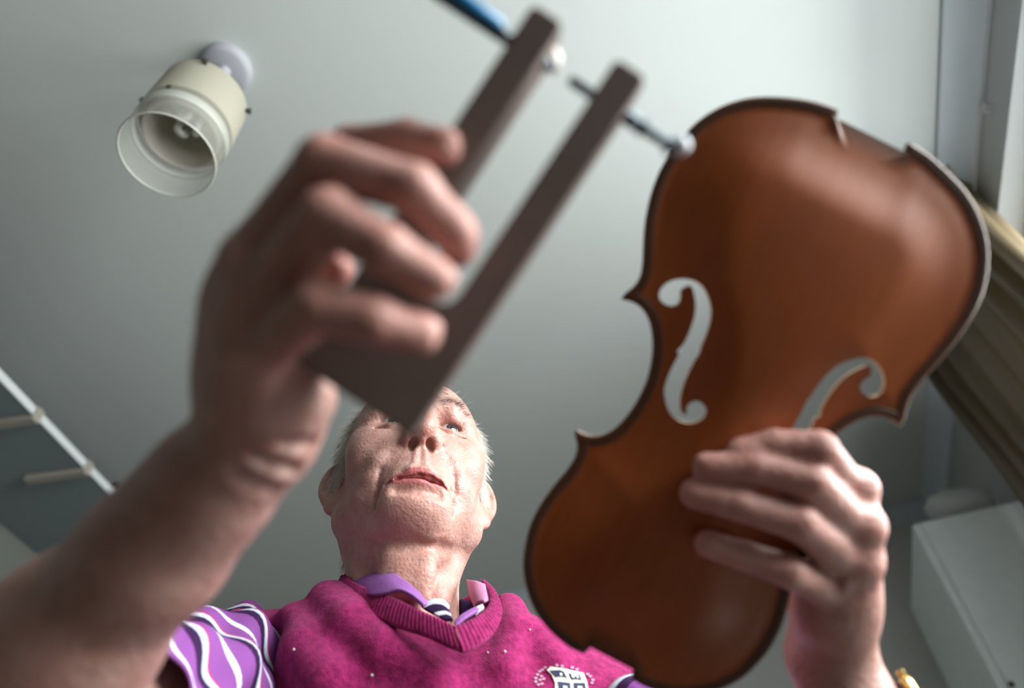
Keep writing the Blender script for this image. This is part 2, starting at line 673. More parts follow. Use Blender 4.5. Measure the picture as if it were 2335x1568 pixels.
def sleeve_mesh(r0, r1, h0, h1, t=0.0035, seg=64, steps=8):
    """a glass cylinder wall with thickness"""
    mb = MB()
    prof = [(r0 + (r1 - r0) * q, h0 + (h1 - h0) * q) for q in np.linspace(0, 1, steps)]
    prof += [(r - t, h) for r, h in prof[::-1]]
    c = rose
    rings = [[c + dn * h + r * np.array([math.cos(a), math.sin(a), 0]) for a in np.linspace(0, 2 * math.pi, seg, endpoint=False)] for r, h in prof]
    mb.rings(rings, cap=False, closed=True)
    return mb


up = sleeve_mesh(SR * 0.985, SR, SH0, SH0 + 0.105).build('shade', 'cream_glass', lamp, smooth=True, angle=40)
mb = MB(); mb.lathe(rose, dn, [(0.006, SH0 - 0.001), (SR * 0.965, SH0 - 0.001), (SR * 0.985, SH0 + 0.003), (SR * 0.96, SH0 + 0.004), (0.006, SH0 + 0.004)], 64)
mb.build('shade_top', 'cream_glass', up, smooth=True, angle=40)
sleeve_mesh(SR, SR, SH0 + 0.105, SH0 + 0.120).build('smoky_band', 'smoky_glass', lamp, smooth=True, angle=40)
sleeve_mesh(SR, SR, SH0 + 0.120, SH0 + 0.143).build('frosted_band', 'frost_band', lamp, smooth=True, angle=40)
lo = sleeve_mesh(SR, SR, SH0 + 0.143, SH1).build('clear_band', 'smoky_glass', lamp, smooth=True, angle=40)
mb = MB(); mb.tube([rose + dn * SH1 + (SR - 0.0018) * np.array([math.cos(a), math.sin(a), 0]) for a in np.linspace(0, 2 * math.pi, 64, endpoint=False)], 0.0016, 8, closed=True)
mb.build('rim', 'rim_glass', lo, smooth=True)
sleeve_mesh(SR * 0.80, SR * 0.80, SH0 + 0.01, SH0 + 0.135).build('inner_shade', 'inner_glass', lamp, smooth=True, angle=40)
# lamp holder plate and compact fluorescent bulb inside
mb = MB(); mb.lathe(rose, dn, [(0.026, 0.170), (0.028, 0.176), (0.028, 0.205), (0.024, 0.212)], 24)
bulb = mb.build('bulb', 'tube_white', lamp, smooth=True, angle=40)
for k in range(3):
    a = k * 2 * math.pi / 3 + 0.5
    u = np.array([math.cos(a), math.sin(a), 0]); w = np.array([-math.sin(a), math.cos(a), 0])
    pts = [rose + dn * 0.208 + u * 0.015 - w * 0.008, rose + dn * 0.245 + u * 0.015 - w * 0.008]
    pts += [rose + dn * (0.245 + 0.008 * math.sin(q)) + u * 0.015 - w * 0.008 * math.cos(q) for q in np.linspace(0.3, math.pi - 0.3, 6)]
    pts += [rose + dn * 0.245 + u * 0.015 + w * 0.008, rose + dn * 0.208 + u * 0.015 + w * 0.008]
    mb = MB(); mb.tube(pts, 0.0058, 10); mb.build('light_tube', 'tube_white', bulb, smooth=True)
# little screws that hold the glass
for a in (0.25, 2.2, 3.3, 5.1):
    u = np.array([math.cos(a), math.sin(a), 0])
    mb = MB(); mb.lathe(rose + dn * (SH0 + 0.010) + u * (SR - 0.004), u, [(0.0035, 0), (0.0035, 0.007), (0.0055, 0.008), (0.0055, 0.011), (0.003, 0.0125)], 12)
    mb.build('screw', 'dark_screw', lamp, smooth=True, angle=40)
for a in (4.0, 4.75):
    u = np.array([math.cos(a), math.sin(a), 0])
    mb = MB(); mb.lathe(rose + dn * (SH0 + 0.112) + u * (SR - 0.001), u, [(0.0045, 0), (0.0045, 0.003), (0.002, 0.004)], 12)
    mb.build('clip', 'dark_screw', lamp, smooth=True, angle=40)

# ------------------------------------------------------------------ shelf on the left wall
SHZ = CAM_Z + 1.05
sf0 = np.array([-1.0414, 0.9832]) * 1.05 - LD * 0.55        # front edge, near end
sf1 = np.array([-1.0017, 1.3909]) * 1.05 + LD * 0.55
depth_s = float((sf0 - LW0) @ LN) - 0.003
shelf = thing('wall_shelf', 'blue-grey painted wall shelf with white front edge, seen from below', 'shelf', e3(sf0 - LN * depth_s, SHZ))
TS = 0.018
mb = MB(); mb.prism([e3(sf0 - LN * 0.004, SHZ), e3(sf1 - LN * 0.004, SHZ), e3(sf1 - LN * depth_s, SHZ), e3(sf0 - LN * depth_s, SHZ)], (0, 0, TS))
mb.build('board', 'shelf_paint', shelf, bevel=0.001)
mb = MB(); mb.prism([e3(sf0, SHZ - 0.001), e3(sf1, SHZ - 0.001), e3(sf1 - LN * 0.004, SHZ - 0.001), e3(sf0 - LN * 0.004, SHZ - 0.001)], (0, 0, TS + 0.002))
mb.build('front_edge', 'shelf_edge', shelf, bevel=0.001)
for px, py in ((78, 950), (195, 1070)):
    q = PZ(px, py, SHZ)[:2]
    s = float((q - sf0) @ LD)
    b = sf0 + LD * s
    mb = MB()
    w = 0.011
    prof = [(0.006, TS + 0.003), (0.006, -0.014), (-0.15, -0.018), (-0.152, -0.010), (-0.150, -0.0015), (0.0006, -0.0015), (0.0006, TS + 0.003)]
    mb.prism([e3(b + LN * o - LD * w, SHZ + z) for o, z in prof], (LD[0] * 2 * w, LD[1] * 2 * w, 0))
    mb.build('bracket', 'bracket_paint', shelf, bevel=0.002)
kp = PZ(262, 1112, SHZ + 0.03)
mb = MB(); mb.lathe(kp + np.array([0, 0, -0.012]), (0, 0, 1), [(0.004, -0.001), (0.010, 0.003), (0.013, 0.011), (0.012, 0.019), (0.006, 0.026), (0.001, 0.027)], 16)
tag(recenter(mb.build('cup_hook_ball', 'black_plastic', smooth=True)), 'small round black knob sitting on the front edge of the wall shelf', 'knob')

# ------------------------------------------------------------------ white wall cupboard, lower right
CBZ = 2.0
ca = PZ(2080, 1195, CBZ)[:2]
cdep = float((ca - W0) @ WN) - 0.002
clen = 0.52
CBB = 1.28
cup = thing('wall_cupboard', 'pale grey-green painted wall cupboard beside the window', 'cupboard', e3(ca - WN * cdep, CBB))
mb = MB(); mb.prism([e3(ca - WN * 0.0192, CBB), e3(ca - WN * cdep, CBB), e3(ca - WN * cdep + WD * clen, CBB), e3(ca - WN * 0.0192 + WD * clen, CBB)], (0, 0, CBZ - CBB))
mb.build('body', 'cupboard_paint', cup, bevel=0.003)
for k in range(2):
    a0 = ca + WD * (k * clen / 2 + 0.0015); a1 = ca + WD * ((k + 1) * clen / 2 - 0.0015)
    mb = MB(); mb.prism([e3(a0, CBB), e3(a1, CBB), e3(a1 - WN * 0.0185, CBB), e3(a0 - WN * 0.0185, CBB)], (0, 0, CBZ - CBB))
    d = mb.build('door', 'cupboard_paint', cup, bevel=0.003)
    kpz = ca + WD * (clen / 2 + (0.04 if k else -0.04))
    mb = MB(); mb.lathe(e3(kpz, CBB + 0.10), e3(WN, 0), [(0.006, -0.001), (0.006, 0.010), (0.013, 0.016), (0.014, 0.022), (0.008, 0.028)], 16)
    mb.build('knob', 'plastic_white', d, smooth=True)
hp = ca - WN * 0.026
mb = MB(); mb.lathe(e3(hp, 1.60), e3(-WD, 0), [(0.006, -0.001), (0.006, 0.002), (0.003, 0.003)], 12); mb.build('hinge_screw', 'dark_screw', cup, smooth=True)
# rolled cloth on the cupboard
rc = [e3(ca - WN * o + WD * 0.052, CBZ + z) for o, z in ((0.068, 0.036), (0.085, 0.044), (0.12, 0.047), (0.16, 0.046), (0.19, 0.042), (0.215, 0.036))]
mb = MB(); mb.tube(rc, [0.026, 0.042, 0.046, 0.045, 0.040, 0.028], 18)
tag(recenter(mb.build('rolled_towel', 'linen_white', smooth=True)), 'pale rolled cloth lying on top of the wall cupboard', 'cloth')

# ------------------------------------------------------------------ gathered curtain at the far end of the window
cur = thing('curtain', 'olive brown gathered curtain hanging beside the window', 'curtain', wallp(0.62, 0.95, 0.03))
NU, NV = 150, 34
vv = []; 
CS0, CS1 = 0.33, 1.02
for j in range(NV):
    zq = 2.345 - (2.345 - 0.98) * (j / (NV - 1)) ** 1.3
    fl = 1.0 + 0.12 * math.sin(j * 0.35)
    for i in range(NU):
        t = i / (NU - 1)
        s = CS0 + (CS1 - CS0) * t + 0.012 * math.sin(9 * t + 0.23 * j)
        o = 0.050 + 0.034 * fl * math.sin(2 * math.pi * 8 * t + 0.8 * math.sin(5 * t)) + 0.008 * math.sin(2 * math.pi * 23 * t + j * 0.12)
        vv.append(wallp(s, zq + 0.006 * math.sin(2 * math.pi * 9 * t + 1) + 0.004 * math.sin(50 * t), max(o, 0.012)))
ff = [(j * NU + i, j * NU + i + 1, (j + 1) * NU + i + 1, (j + 1) * NU + i) for j in range(NV - 1) for i in range(NU - 1)]
co = link_mesh('cloth', vv, ff, 'curtain_cloth', cur)
md = co.modifiers.new('solid', 'SOLIDIFY'); md.thickness = 0.005
mb = MB()
mb.tube([wallp(CS0 + (CS1 - CS0) * t, 2.338 + 0.004 * math.sin(40 * t), 0.050 + 0.030 * math.sin(2 * math.pi * 8 * t + 0.8 * math.sin(5 * t))) for t in np.linspace(0, 1, 60)], [0.014 + 0.004 * math.sin(i * 1.3) for i in range(60)], 10)
mb.build('heading_tape', 'curtain_cloth', cur, smooth=True)
# small wire hook on the wall above the window
hk = PPLANE(2246, 235, np.array(wallp(0, 1, 0.004)), np.array([WN[0], WN[1], 0]))
mb = MB()
for dx, dz in ((0.012, 0.02), (-0.004, 0.024), (0.018, 0.006)):
    mb.tube([hk, hk + np.array([WD[0] * dx * 0.5 + WN[0] * 0.008, WD[1] * dx * 0.5 + WN[1] * 0.008, -dz * 0.5]), hk + np.array([WD[0] * dx, WD[1] * dx, -dz])], 0.0012, 6)
tag(recenter(mb.build('wire_hook', 'shelf_edge', smooth=True)), 'tiny bright wire hook on the wall above the window', 'hook')

# ------------------------------------------------------------------ violin front plate (loose, no ribs or back)
def varnish(name, coat=0.20, crough=0.30):
    m = bpy.data.materials.new(name); m.use_nodes = True
    nt = m.node_tree; b = nt.nodes['Principled BSDF']
    tc = nt.nodes.new('ShaderNodeTexCoord')
    mp = nt.nodes.new('ShaderNodeMapping'); mp.inputs['Scale'].default_value = (220, 5, 5)
    n1 = nt.nodes.new('ShaderNodeTexNoise'); n1.inputs['Scale'].default_value = 1.0; n1.inputs['Detail'].default_value = 3
    nt.links.new(tc.outputs['Object'], mp.inputs['Vector']); nt.links.new(mp.outputs['Vector'], n1.inputs['Vector'])
    n2 = nt.nodes.new('ShaderNodeTexNoise'); n2.inputs['Scale'].default_value = 11; n2.inputs['Detail'].default_value = 4
    nt.links.new(tc.outputs['Object'], n2.inputs['Vector'])
    r1 = nt.nodes.new('ShaderNodeValToRGB')
    r1.color_ramp.elements[0].position = 0.3; r1.color_ramp.elements[0].color = (0.2560, 0.0608, 0.0088, 1)
    r1.color_ramp.elements[1].position = 0.75; r1.color_ramp.elements[1].color = (0.2960, 0.0736, 0.0112, 1)
    nt.links.new(n1.outputs['Fac'], r1.inputs['Fac'])
    r2 = nt.nodes.new('ShaderNodeValToRGB')
    r2.color_ramp.elements[0].position = 0.32; r2.color_ramp.elements[0].color = (0.78, 0.74, 0.70, 1)
    r2.color_ramp.elements[1].position = 0.68; r2.color_ramp.elements[1].color = (1.1, 1.05, 1.0, 1)
    nt.links.new(n2.outputs['Fac'], r2.inputs['Fac'])
    mx = nt.nodes.new('ShaderNodeMix'); mx.data_type = 'RGBA'; mx.blend_type = 'MULTIPLY'; mx.inputs['Factor'].default_value = 1.0
    nt.links.new(r1.outputs['Color'], mx.inputs[6]); nt.links.new(r2.outputs['Color'], mx.inputs[7])
    at = nt.nodes.new('ShaderNodeAttribute'); at.attribute_name = 'tint'
    m2 = nt.nodes.new('ShaderNodeMix'); m2.data_type = 'RGBA'; m2.blend_type = 'MULTIPLY'; m2.inputs['Factor'].default_value = 1.0
    nt.links.new(mx.outputs[2], m2.inputs[6]); nt.links.new(at.outputs['Color'], m2.inputs[7])
    nt.links.new(m2.outputs[2], b.inputs['Base Color'])
    b.inputs['Roughness'].default_value = 0.5
    b.inputs['Specular IOR Level'].default_value = 0.35
    b.inputs['Coat Weight'].default_value = coat
    b.inputs['Coat Roughness'].default_value = crough
    MATS[name] = m


varnish('violin_varnish')
material('edge_sheen_pale', (0.50, 0.44, 0.40), 0.35, noise=(60, (0.40, 0.33, 0.28), 3, 0.3))  # paler than the varnish: bright reflection along the rim put into the colour
material('bare_spruce', (0.75, 0.58, 0.38), 0.6, noise=((220, 5, 5), (0.66, 0.48, 0.30), 3, 0.25))
material('purfling_black', (0.02, 0.015, 0.012), 0.5)

pT = P(1990, 300, 0.412); pN = P(1400, 1500, 0.436); pR = P(2258, 600, 0.404)
vax = (pT - pN); PLEN = np.linalg.norm(vax); vax /= PLEN
nax = np.cross(pR - pN, vax); nax /= np.linalg.norm(nax)
if np.dot(nax, CAMPOS - pN) < 0:
    nax = -nax
uax = np.cross(vax, nax)
if np.dot(uax, RT) < 0:
    uax = -uax
PORG = (pT + pN) / 2


def to_uv(px, py):
    q = PPLANE(px, py, PORG, nax) - PORG
    return np.array([np.dot(q, uax), np.dot(q, vax)])


def uv_world(u, v, w):
    return PORG + uax * u + vax * v + nax * w


SEG_PX = [
    [(1914, 246), (1860, 229), (1800, 220), (1740, 218), (1690, 225), (1640, 243), (1592, 274), (1550, 318), (1515, 368), (1494, 412),
     (1480, 457), (1471, 505), (1467, 555), (1465, 600), (1459, 630), (1446, 651), (1428, 666), (1417, 680)],
    [(1417, 682), (1442, 688), (1465, 704), (1480, 730), (1487, 762), (1488, 800), (1482, 842), (1469, 882), (1449, 921), (1425, 954),
     (1400, 978), (1375, 991), (1350, 994), (1330, 988), (1314, 979)],
    [(1310, 983), (1312, 1000), (1316, 1020), (1309, 1046), (1290, 1075), (1260, 1111), (1230, 1154), (1208, 1200), (1196, 1248), (1192, 1290),
     (1197, 1332), (1210, 1374), (1232, 1414), (1262, 1449), (1300, 1479), (1330, 1493)],
]
left = []
for seg in SEG_PX:
    left += [np.array(q) for q in catmull([to_uv(*p) for p in seg], 6)]
UC = 0.5 * (to_uv(1417, 681) + to_uv(2066, 958))[0]           # centre line of the plate


def mir(p):
    return np.array([2 * UC - p[0], p[1]])


RSEG = [[(2066, 960), (2050, 953), (2030, 944), (2000, 939), (1962, 946), (1928, 965), (1900, 992)]]
R_LOW = [(2073, 322), (2120, 350), (2170, 395), (2210, 440), (2238, 490), (2255, 545), (2258, 600), (2248, 660), (2225, 715), (2190, 770),
         (2150, 820), (2110, 865), (2083, 903), (2072, 932), (2067, 956)]
right_low = [np.array(q) for q in catmull([to_uv(*p) for p in R_LOW], 6)]          # tail notch -> corner
nC = 14 * 6 + 1
segA = 17 * 6 + 1
lc = left[segA:segA + nC]                                                            # left C bout
lu = left[segA + nC:]                                                                # left upper bout
rc_ = [mir(p) for p in lc]
ru_ = [mir(p) for p in lu]
# loop: tail notch left -> lower bout -> C -> upper -> neck notch -> mirrored back up
nk = [to_uv(1336, 1490), to_uv(1346, 1478), to_uv(1400, 1494)]
loop = left + nk[:2] + [mir(nk[1]), mir(nk[0])] + ru_[::-1] + rc_[::-1] + right_low[::-1]
loop += [to_uv(2072, 324), to_uv(2064, 344), to_uv(1911, 268)]


def clean(loop, eps=0.0006):
    out = []
    for p in loop:
        if not out or np.linalg.norm(p - out[-1]) > eps:
            out.append(np.array(p))
    if np.linalg.norm(out[0] - out[-1]) < eps:
        out.pop()
    return np.array(out)


loop = clean(loop)
FH = [(470, 350), (465, 390), (440, 420), (400, 428), (360, 415), (330, 385), (320, 345), (335, 305), (370, 270), (420, 245), (480, 236), (540, 245),
      (590, 270), (630, 315), (655, 370), (672, 430), (677, 480), (668, 550), (645, 630), (612, 715), (606, 750), (590, 778), (570, 810), (535, 880),
      (505, 950), (480, 1020), (467, 1085), (466, 1140), (476, 1175), (496, 1190), (512, 1182), (508, 1160), (520, 1125), (550, 1102), (585, 1097),
      (620, 1115), (640, 1150), (635, 1190), (610, 1220), (570, 1240), (520, 1250), (470, 1240), (420, 1210), (385, 1165), (365, 1100), (357, 1030),
      (370, 970), (400, 890), (440, 810), (460, 772), (446, 752), (464, 728), (490, 700), (520, 640), (550, 560), (568, 490), (572, 420), (562, 350),
      (547, 302), (530, 286), (500, 294), (480, 308), (468, 322)]
fl = clean(catmull([to_uv(1400 + x / 3.113, 560 + y / 3.113) for x, y in FH], 3, True), 0.0004)
fr = np.array([mir(p) for p in fl])[::-1]


def inside(poly, pts):
    x, y = pts[:, 0], pts[:, 1]; c = np.zeros(len(pts), bool)
    a = poly; b = np.roll(poly, -1, 0)
    for (x0, y0), (x1, y1) in zip(a, b):
        m = ((y0 > y) != (y1 > y)) & (x < (x1 - x0) * (y - y0) / (y1 - y0 + 1e-15) + x0)
        c ^= m
    return c


def seg_dist(poly, pts):
    a = poly; b = np.roll(poly, -1, 0)
    d = np.full(len(pts), 1e9)
    for p, q in zip(a, b):
        e = q - p; L = e @ e + 1e-15
        t = np.clip(((pts - p) @ e) / L, 0, 1)
        d = np.minimum(d, np.linalg.norm(pts - p - t[:, None] * e, axis=1))
    return d


# arching: a membrane stretched over the outline
hs = 0.003
lo2, hi2 = loop.min(0) - 2 * hs, loop.max(0) + 2 * hs
gx = np.arange(lo2[0], hi2[0], hs); gy = np.arange(lo2[1], hi2[1], hs)
GX, GY = np.meshgrid(gx, gy, indexing='ij')
gp = np.stack([GX.ravel(), GY.ravel()], 1)
msk = inside(loop, gp).reshape(GX.shape)
phi = np.zeros(GX.shape)
for _ in range(1500):
    phi = np.where(msk, 0.25 * (np.roll(phi, 1, 0) + np.roll(phi, -1, 0) + np.roll(phi, 1, 1) + np.roll(phi, -1, 1)) + 1e-3, 0)
phi /= phi.max()


def bil(A, pts):
    fx = (pts[:, 0] - lo2[0]) / hs; fy = (pts[:, 1] - lo2[1]) / hs
    i = np.clip(fx.astype(int), 0, A.shape[0] - 2); j = np.clip(fy.astype(int), 0, A.shape[1] - 2)
    a = fx - i; b = fy - j
    return A[i, j] * (1 - a) * (1 - b) + A[i + 1, j] * a * (1 - b) + A[i, j + 1] * (1 - a) * b + A[i + 1, j + 1] * a * b


ARCH = 0.0145


def arch(pts, dist):
    a = np.clip(bil(phi, pts), 0, 1) ** 0.72
    t = np.clip((dist - 0.005) / 0.050, 0, 1); t = t * t * (3 - 2 * t)
    flute = -0.0011 * np.exp(-((dist - 0.0085) / 0.004) ** 2)
    edge = -0.0017 * np.clip(1 - dist / 0.0016, 0, 1) ** 2
    return ARCH * a * t + flute + edge


# points: outline, f-holes, rings near the edge, interior grid
ipts = []
cen = np.array([UC, 0.0])
nrm = np.roll(loop, -1, 0) - np.roll(loop, 1, 0)
nrm = np.stack([-nrm[:, 1], nrm[:, 0]], 1); nrm /= np.linalg.norm(nrm, axis=1)[:, None]
if not inside(loop, (loop + nrm * 0.002)[40:41])[0]:
    nrm = -nrm
for off in (0.0008, 0.0018, 0.0042, 0.0062, 0.0085, 0.0115):
    q = loop + nrm * off
    ok = inside(loop, q) & (seg_dist(loop, q) > off * 0.9)
    ipts.append(q[ok][::2] if off > 0.005 else q[ok])
g = np.array([(x, y) for x in np.arange(lo2[0], hi2[0], 0.0042) for y in np.arange(lo2[1], hi2[1], 0.0042)])
g = g[inside(loop, g)]
g = g[seg_dist(loop, g) > 0.0135]
ipts.append(g)
ip = np.concatenate(ipts)
dfl = np.minimum(seg_dist(fl, ip), seg_dist(fr, ip))
ip = ip[(~inside(fl, ip)) & (~inside(fr, ip)) & (dfl > 0.0016)]


def ccw(poly):
    x, y = poly[:, 0], poly[:, 1]
    return poly if np.sum(x * np.roll(y, -1) - np.roll(x, -1) * y) > 0 else poly[::-1]


allp = [Vector(p) for p in np.concatenate([ccw(loop), ccw(fl), ccw(fr), ip])]
nl, nf = len(loop), len(fl)
fac = [list(range(nl)), list(range(nl, nl + nf)), list(range(nl + nf, nl + 2 * nf))]
cv, ce, cf, ov, oe, of = delaunay_2d_cdt(allp, [], fac, 1, 1e-6)
cvp = np.array([[p.x, p.y] for p in cv])
tri = np.array([t for t, o in zip(cf, of) if 0 in o and 1 not in o and 2 not in o])
e0, e1 = cvp[tri[:, 1]] - cvp[tri[:, 0]], cvp[tri[:, 2]] - cvp[tri[:, 0]]
flip = (e0[:, 0] * e1[:, 1] - e0[:, 1] * e1[:, 0]) < 0
tri[flip] = tri[flip][:, ::-1]
de = seg_dist(loop, cvp)
zf = arch(cvp, de)
th = np.where(de < 0.006, 0.0046, 0.0034)
zb = zf - 0.0034
zb = np.where(de < 0.012, -0.0046 + (zf - 0.0034 + 0.0046) * np.clip((de - 0.006) / 0.006, 0, 1), zb)
nv = len(cvp)
right_handed = np.dot(np.cross(uax, vax), nax) > 0
vf = np.array([[p[0], p[1], z] for p, z in zip(cvp, zf)])
vb = np.array([[p[0], p[1], z] for p, z in zip(cvp, zb)])
verts = np.concatenate([vf, vb])
# boundary edges -> side walls
ed = {}
for t in tri:
    for i in range(3):
        a, b = int(t[i]), int(t[(i + 1) % 3])
        if (b, a) in ed:
            del ed[(b, a)]
        else:
            ed[(a, b)] = 1
faces = [tuple(map(int, t)) for t in tri] + [tuple(int(i) + nv for i in t[::-1]) for t in tri]
n_sur = len(faces)
faces += [(b, a, a + nv, b + nv) for a, b in ed]
if not right_handed:
    faces = [f[::-1] for f in faces]
plate_me = bpy.data.meshes.new('violin_front_plate')
plate_me.from_pydata(verts.tolist(), [], faces)
plate_me.materials.append(MATS['violin_varnish']); plate_me.materials.append(MATS['bare_spruce']); plate_me.materials.append(MATS['edge_sheen_pale'])
mi = np.zeros(len(faces), dtype=np.int32); mi[len(tri):2 * len(tri)] = 1
dl = np.minimum(seg_dist(fl, cvp), seg_dist(fr, cvp))
for k, (a, b) in enumerate(ed):
    mi[n_sur + k] = 2
    if de[a] > 0.004:
        mi[n_sur + k] = 1                      # raw wood shows in the cut of the sound holes
plate_me.polygons.foreach_set('material_index', mi)
plate_me.polygons.foreach_set('use_smooth', np.ones(len(faces), bool))
ca_ = plate_me.color_attributes.new('tint', 'FLOAT_COLOR', 'POINT')
tc_ = np.ones((2 * nv, 4), np.float32)
bord = np.clip((0.0075 - de) / 0.002, 0, 1)[:, None]              # border painted darker: shade of the fluting that turns away
tc_[:nv, :3] = 1 - bord * (1 - np.array([0.30, 0.42, 0.75]))
tc_[nv:, :3] = tc_[:nv, :3]
ca_.data.foreach_set('color', tc_.ravel())
plate_me.set_sharp_from_angle(angle=math.radians(38))
plate = bpy.data.objects.new('violin_front_plate', plate_me); COL.objects.link(plate)
plate.matrix_world = Matrix(((uax[0], vax[0], nax[0], PORG[0]), (uax[1], vax[1], nax[1], PORG[1]), (uax[2], vax[2], nax[2], PORG[2]), (0, 0, 0, 1)))
tag(plate, 'varnished orange-brown violin front plate with two sound holes, held up by a hand', 'violin')
# purfling: thin black line let into the plate near its edge
pq = loop + nrm * 0.0046
okq = inside(loop, pq) & (seg_dist(loop, pq) > 0.0042)
pz = arch(pq, seg_dist(loop, pq))
pv, pf = [], []
for i in range(len(pq)):
    for o, z in ((-0.0006, 0.0), (-0.0003, 0.00022), (0.0003, 0.00022), (0.0006, 0.0)):
        q = pq[i] + nrm[i] * o
        pv.append((q[0], q[1], pz[i] + z))
for i in range(len(pq)):
    j = (i + 1) % len(pq)
    if okq[i] and okq[j] and np.linalg.norm(pq[i] - pq[j]) < 0.012:
        for k in range(3):
            pf.append((i * 4 + k, i * 4 + k + 1, j * 4 + k + 1, j * 4 + k))
pm = bpy.data.meshes.new('purfling'); pm.from_pydata(pv, [], pf); pm.materials.append(MATS['purfling_black'])
po = bpy.data.objects.new('purfling', pm); COL.objects.link(po); po.parent = plate

# ------------------------------------------------------------------ wooden thickness caliper in the near hand
material('caliper_wood', (0.20, 0.145, 0.125), 0.55, noise=((6, 60, 6), (0.16, 0.115, 0.10), 4, 0.3), bump=(120, 0.1, 0.001))
material('rod_steel', (0.10, 0.13, 0.15), 0.35, metallic=0.9)
material('blue_plastic', (0.03, 0.30, 0.62), 0.35)
material('cream_plastic', (0.85, 0.78, 0.70), 0.4)
glassy('clear_bead', (0.8, 0.88, 0.92), 0.45, 0.05)
material('caliper_bead', (0.75, 0.82, 0.86), 0.1)
CD, CT = 0.272, 0.027
ad = np.array([0.549, -0.836]); ad /= np.linalg.norm(ad); pd = np.array([-ad[1], ad[0]])     # along the arms, across them (to the right)
b0 = np.array([938.0, 1000.0])


def cp(a, s, d=CD):
    q = b0 + ad * a + pd * s
    return P(q[0], q[1], d)


prof = [(0, 0), (972, 0), (985, -14), (985, -74), (972, -86), (330, -88), (305, -98), (292, -118), (290, -150), (292, -196), (305, -214), (330, -224)]
prof += [(972, -228), (984, -238), (984, -302), (972, -314), (0, -314)]
cal = thing('thickness_caliper', 'U-shaped wooden thickness caliper with metal rods, gripped in the near hand', 'tool', cp(0, -150))
mb = MB(); mb.prism([cp(a, s) for a, s in prof], FW * CT)
mb.build('frame', 'caliper_wood', cal, bevel=0.0012)
RA = 882          # the rods' height along the arms


def rodp(s, d=CD + CT / 2, a=RA):
    return cp(a, s, d)


mb = MB(); mb.tube([rodp(-150), rodp(-140), rodp(-40), rodp(40)], [0.0012, 0.0022, 0.0022, 0.0022], 12)
rod = mb.build('rod', 'rod_steel', cal, smooth=True)
mb = MB(); mb.tube([rodp(-2), rodp(20), rodp(40), rodp(42), rodp(58), rodp(60), rodp(118), rodp(120), rodp(134)], [0.0036, 0.0034, 0.0026, 0.0036, 0.0036, 0.0024, 0.0022, 0.0042, 0.0042], 14)
mb.build('spindle', 'rod_steel', rod, smooth=True, angle=40)
bc = rodp(146, CD + CT / 2, RA + 14)
mb = MB(); mb.lathe(bc, FW, [(0.0004, -0.0042), (0.0026, -0.0033), (0.0041, -0.0012), (0.0041, 0.0012), (0.0026, 0.0033), (0.0004, 0.0042)], 16); mb.build('bead', 'caliper_bead', rod, smooth=True)
mb = MB(); mb.tube([rodp(-230), rodp(-215), rodp(-196)], [0.0036, 0.0034, 0.0016], 12); mb.build('anvil', 'rod_steel', cal, smooth=True)
mb = MB(); mb.tube([rodp(-226, CD + 0.017, RA + 22), rodp(-205, CD + 0.017, RA + 14), rodp(-186, CD + 0.017, RA - 3)], [0.0055, 0.0046, 0.0022], 12)
mb.build('rest_block', 'cream_plastic', cal, smooth=True)
mb = MB(); mb.tube([rodp(-308), rodp(-330), rodp(-520)], [0.0028, 0.0030, 0.0030], 12); mb.build('dial_rod', 'rod_steel', cal, smooth=True)
mb = MB(); mb.tube([rodp(-338, CD + CT / 2, RA + 12), rodp(-346, CD + CT / 2, RA + 12), rodp(-530, CD + CT / 2, RA + 14)], [0.0012, 0.0036, 0.0042], 12)
mb.build('handle', 'blue_plastic', cal, smooth=True)

# ------------------------------------------------------------------ the person: skin is sculpted as distance fields, then joined to one body mesh
BODY = []          # (verts, quads, tint)


def cj(px, py, d):
    """lens-metric coordinates (right, down, deep) of a picture position"""
    return np.array([(px - 1167.5) / FPX * d, (py - 784.0) / FPX * d, d])


def c2w(v):
    v = np.asarray(v)
    return CAMPOS + v[..., 0:1] * RT - v[..., 1:2] * UP + v[..., 2:3] * FW


def w2c(p):
    q = np.asarray(p) - CAMPOS
    return np.array([q @ RT, -(q @ UP), q @ FW])


RED = np.array([1.0, 0.74, 0.70])
NAIL = np.array([1.06, 0.92, 0.92])


def gauss_tint(v, spots, base=None):
    """spots = [(centre, radius, colour, weight)]"""
    t = np.ones((len(v), 3)) if base is None else base
    for c, r, col, w in spots:
        a = np.exp(-np.sum((v - c) ** 2, 1) / (r * r))[:, None] * w
        t = t * (1 - a) + np.asarray(col) * a
    return t


def finger(F, pts, radii, spots, k=0.004, nail=None, swell=1.0):
    F.chain(pts, radii, k=k, kin=0.0025)
    for i in range(1, len(pts) - 1):
        spots.append((pts[i], radii[i] * 1.5, RED, 0.55))
    spots.append((pts[-1], radii[-1] * 1.6, RED, 0.5))
    if nail is not None:
        a, b = pts[-2], pts[-1]
        ax = b - a; ax /= np.linalg.norm(ax)
        nn = np.asarray(nail, float); nn = nn - ax * (nn @ ax); nn /= np.linalg.norm(nn)
        sd = np.cross(ax, nn)
        c = b - ax * 0.001 + nn * radii[-1] * 0.72
        r = radii[-1]
        F.ell(c, (0.0085, r * 0.72, 0.0022), k=0.0012, R=[ax, sd, nn])
        spots.append((c + nn * 0.002, 0.0065, NAIL, 0.9))


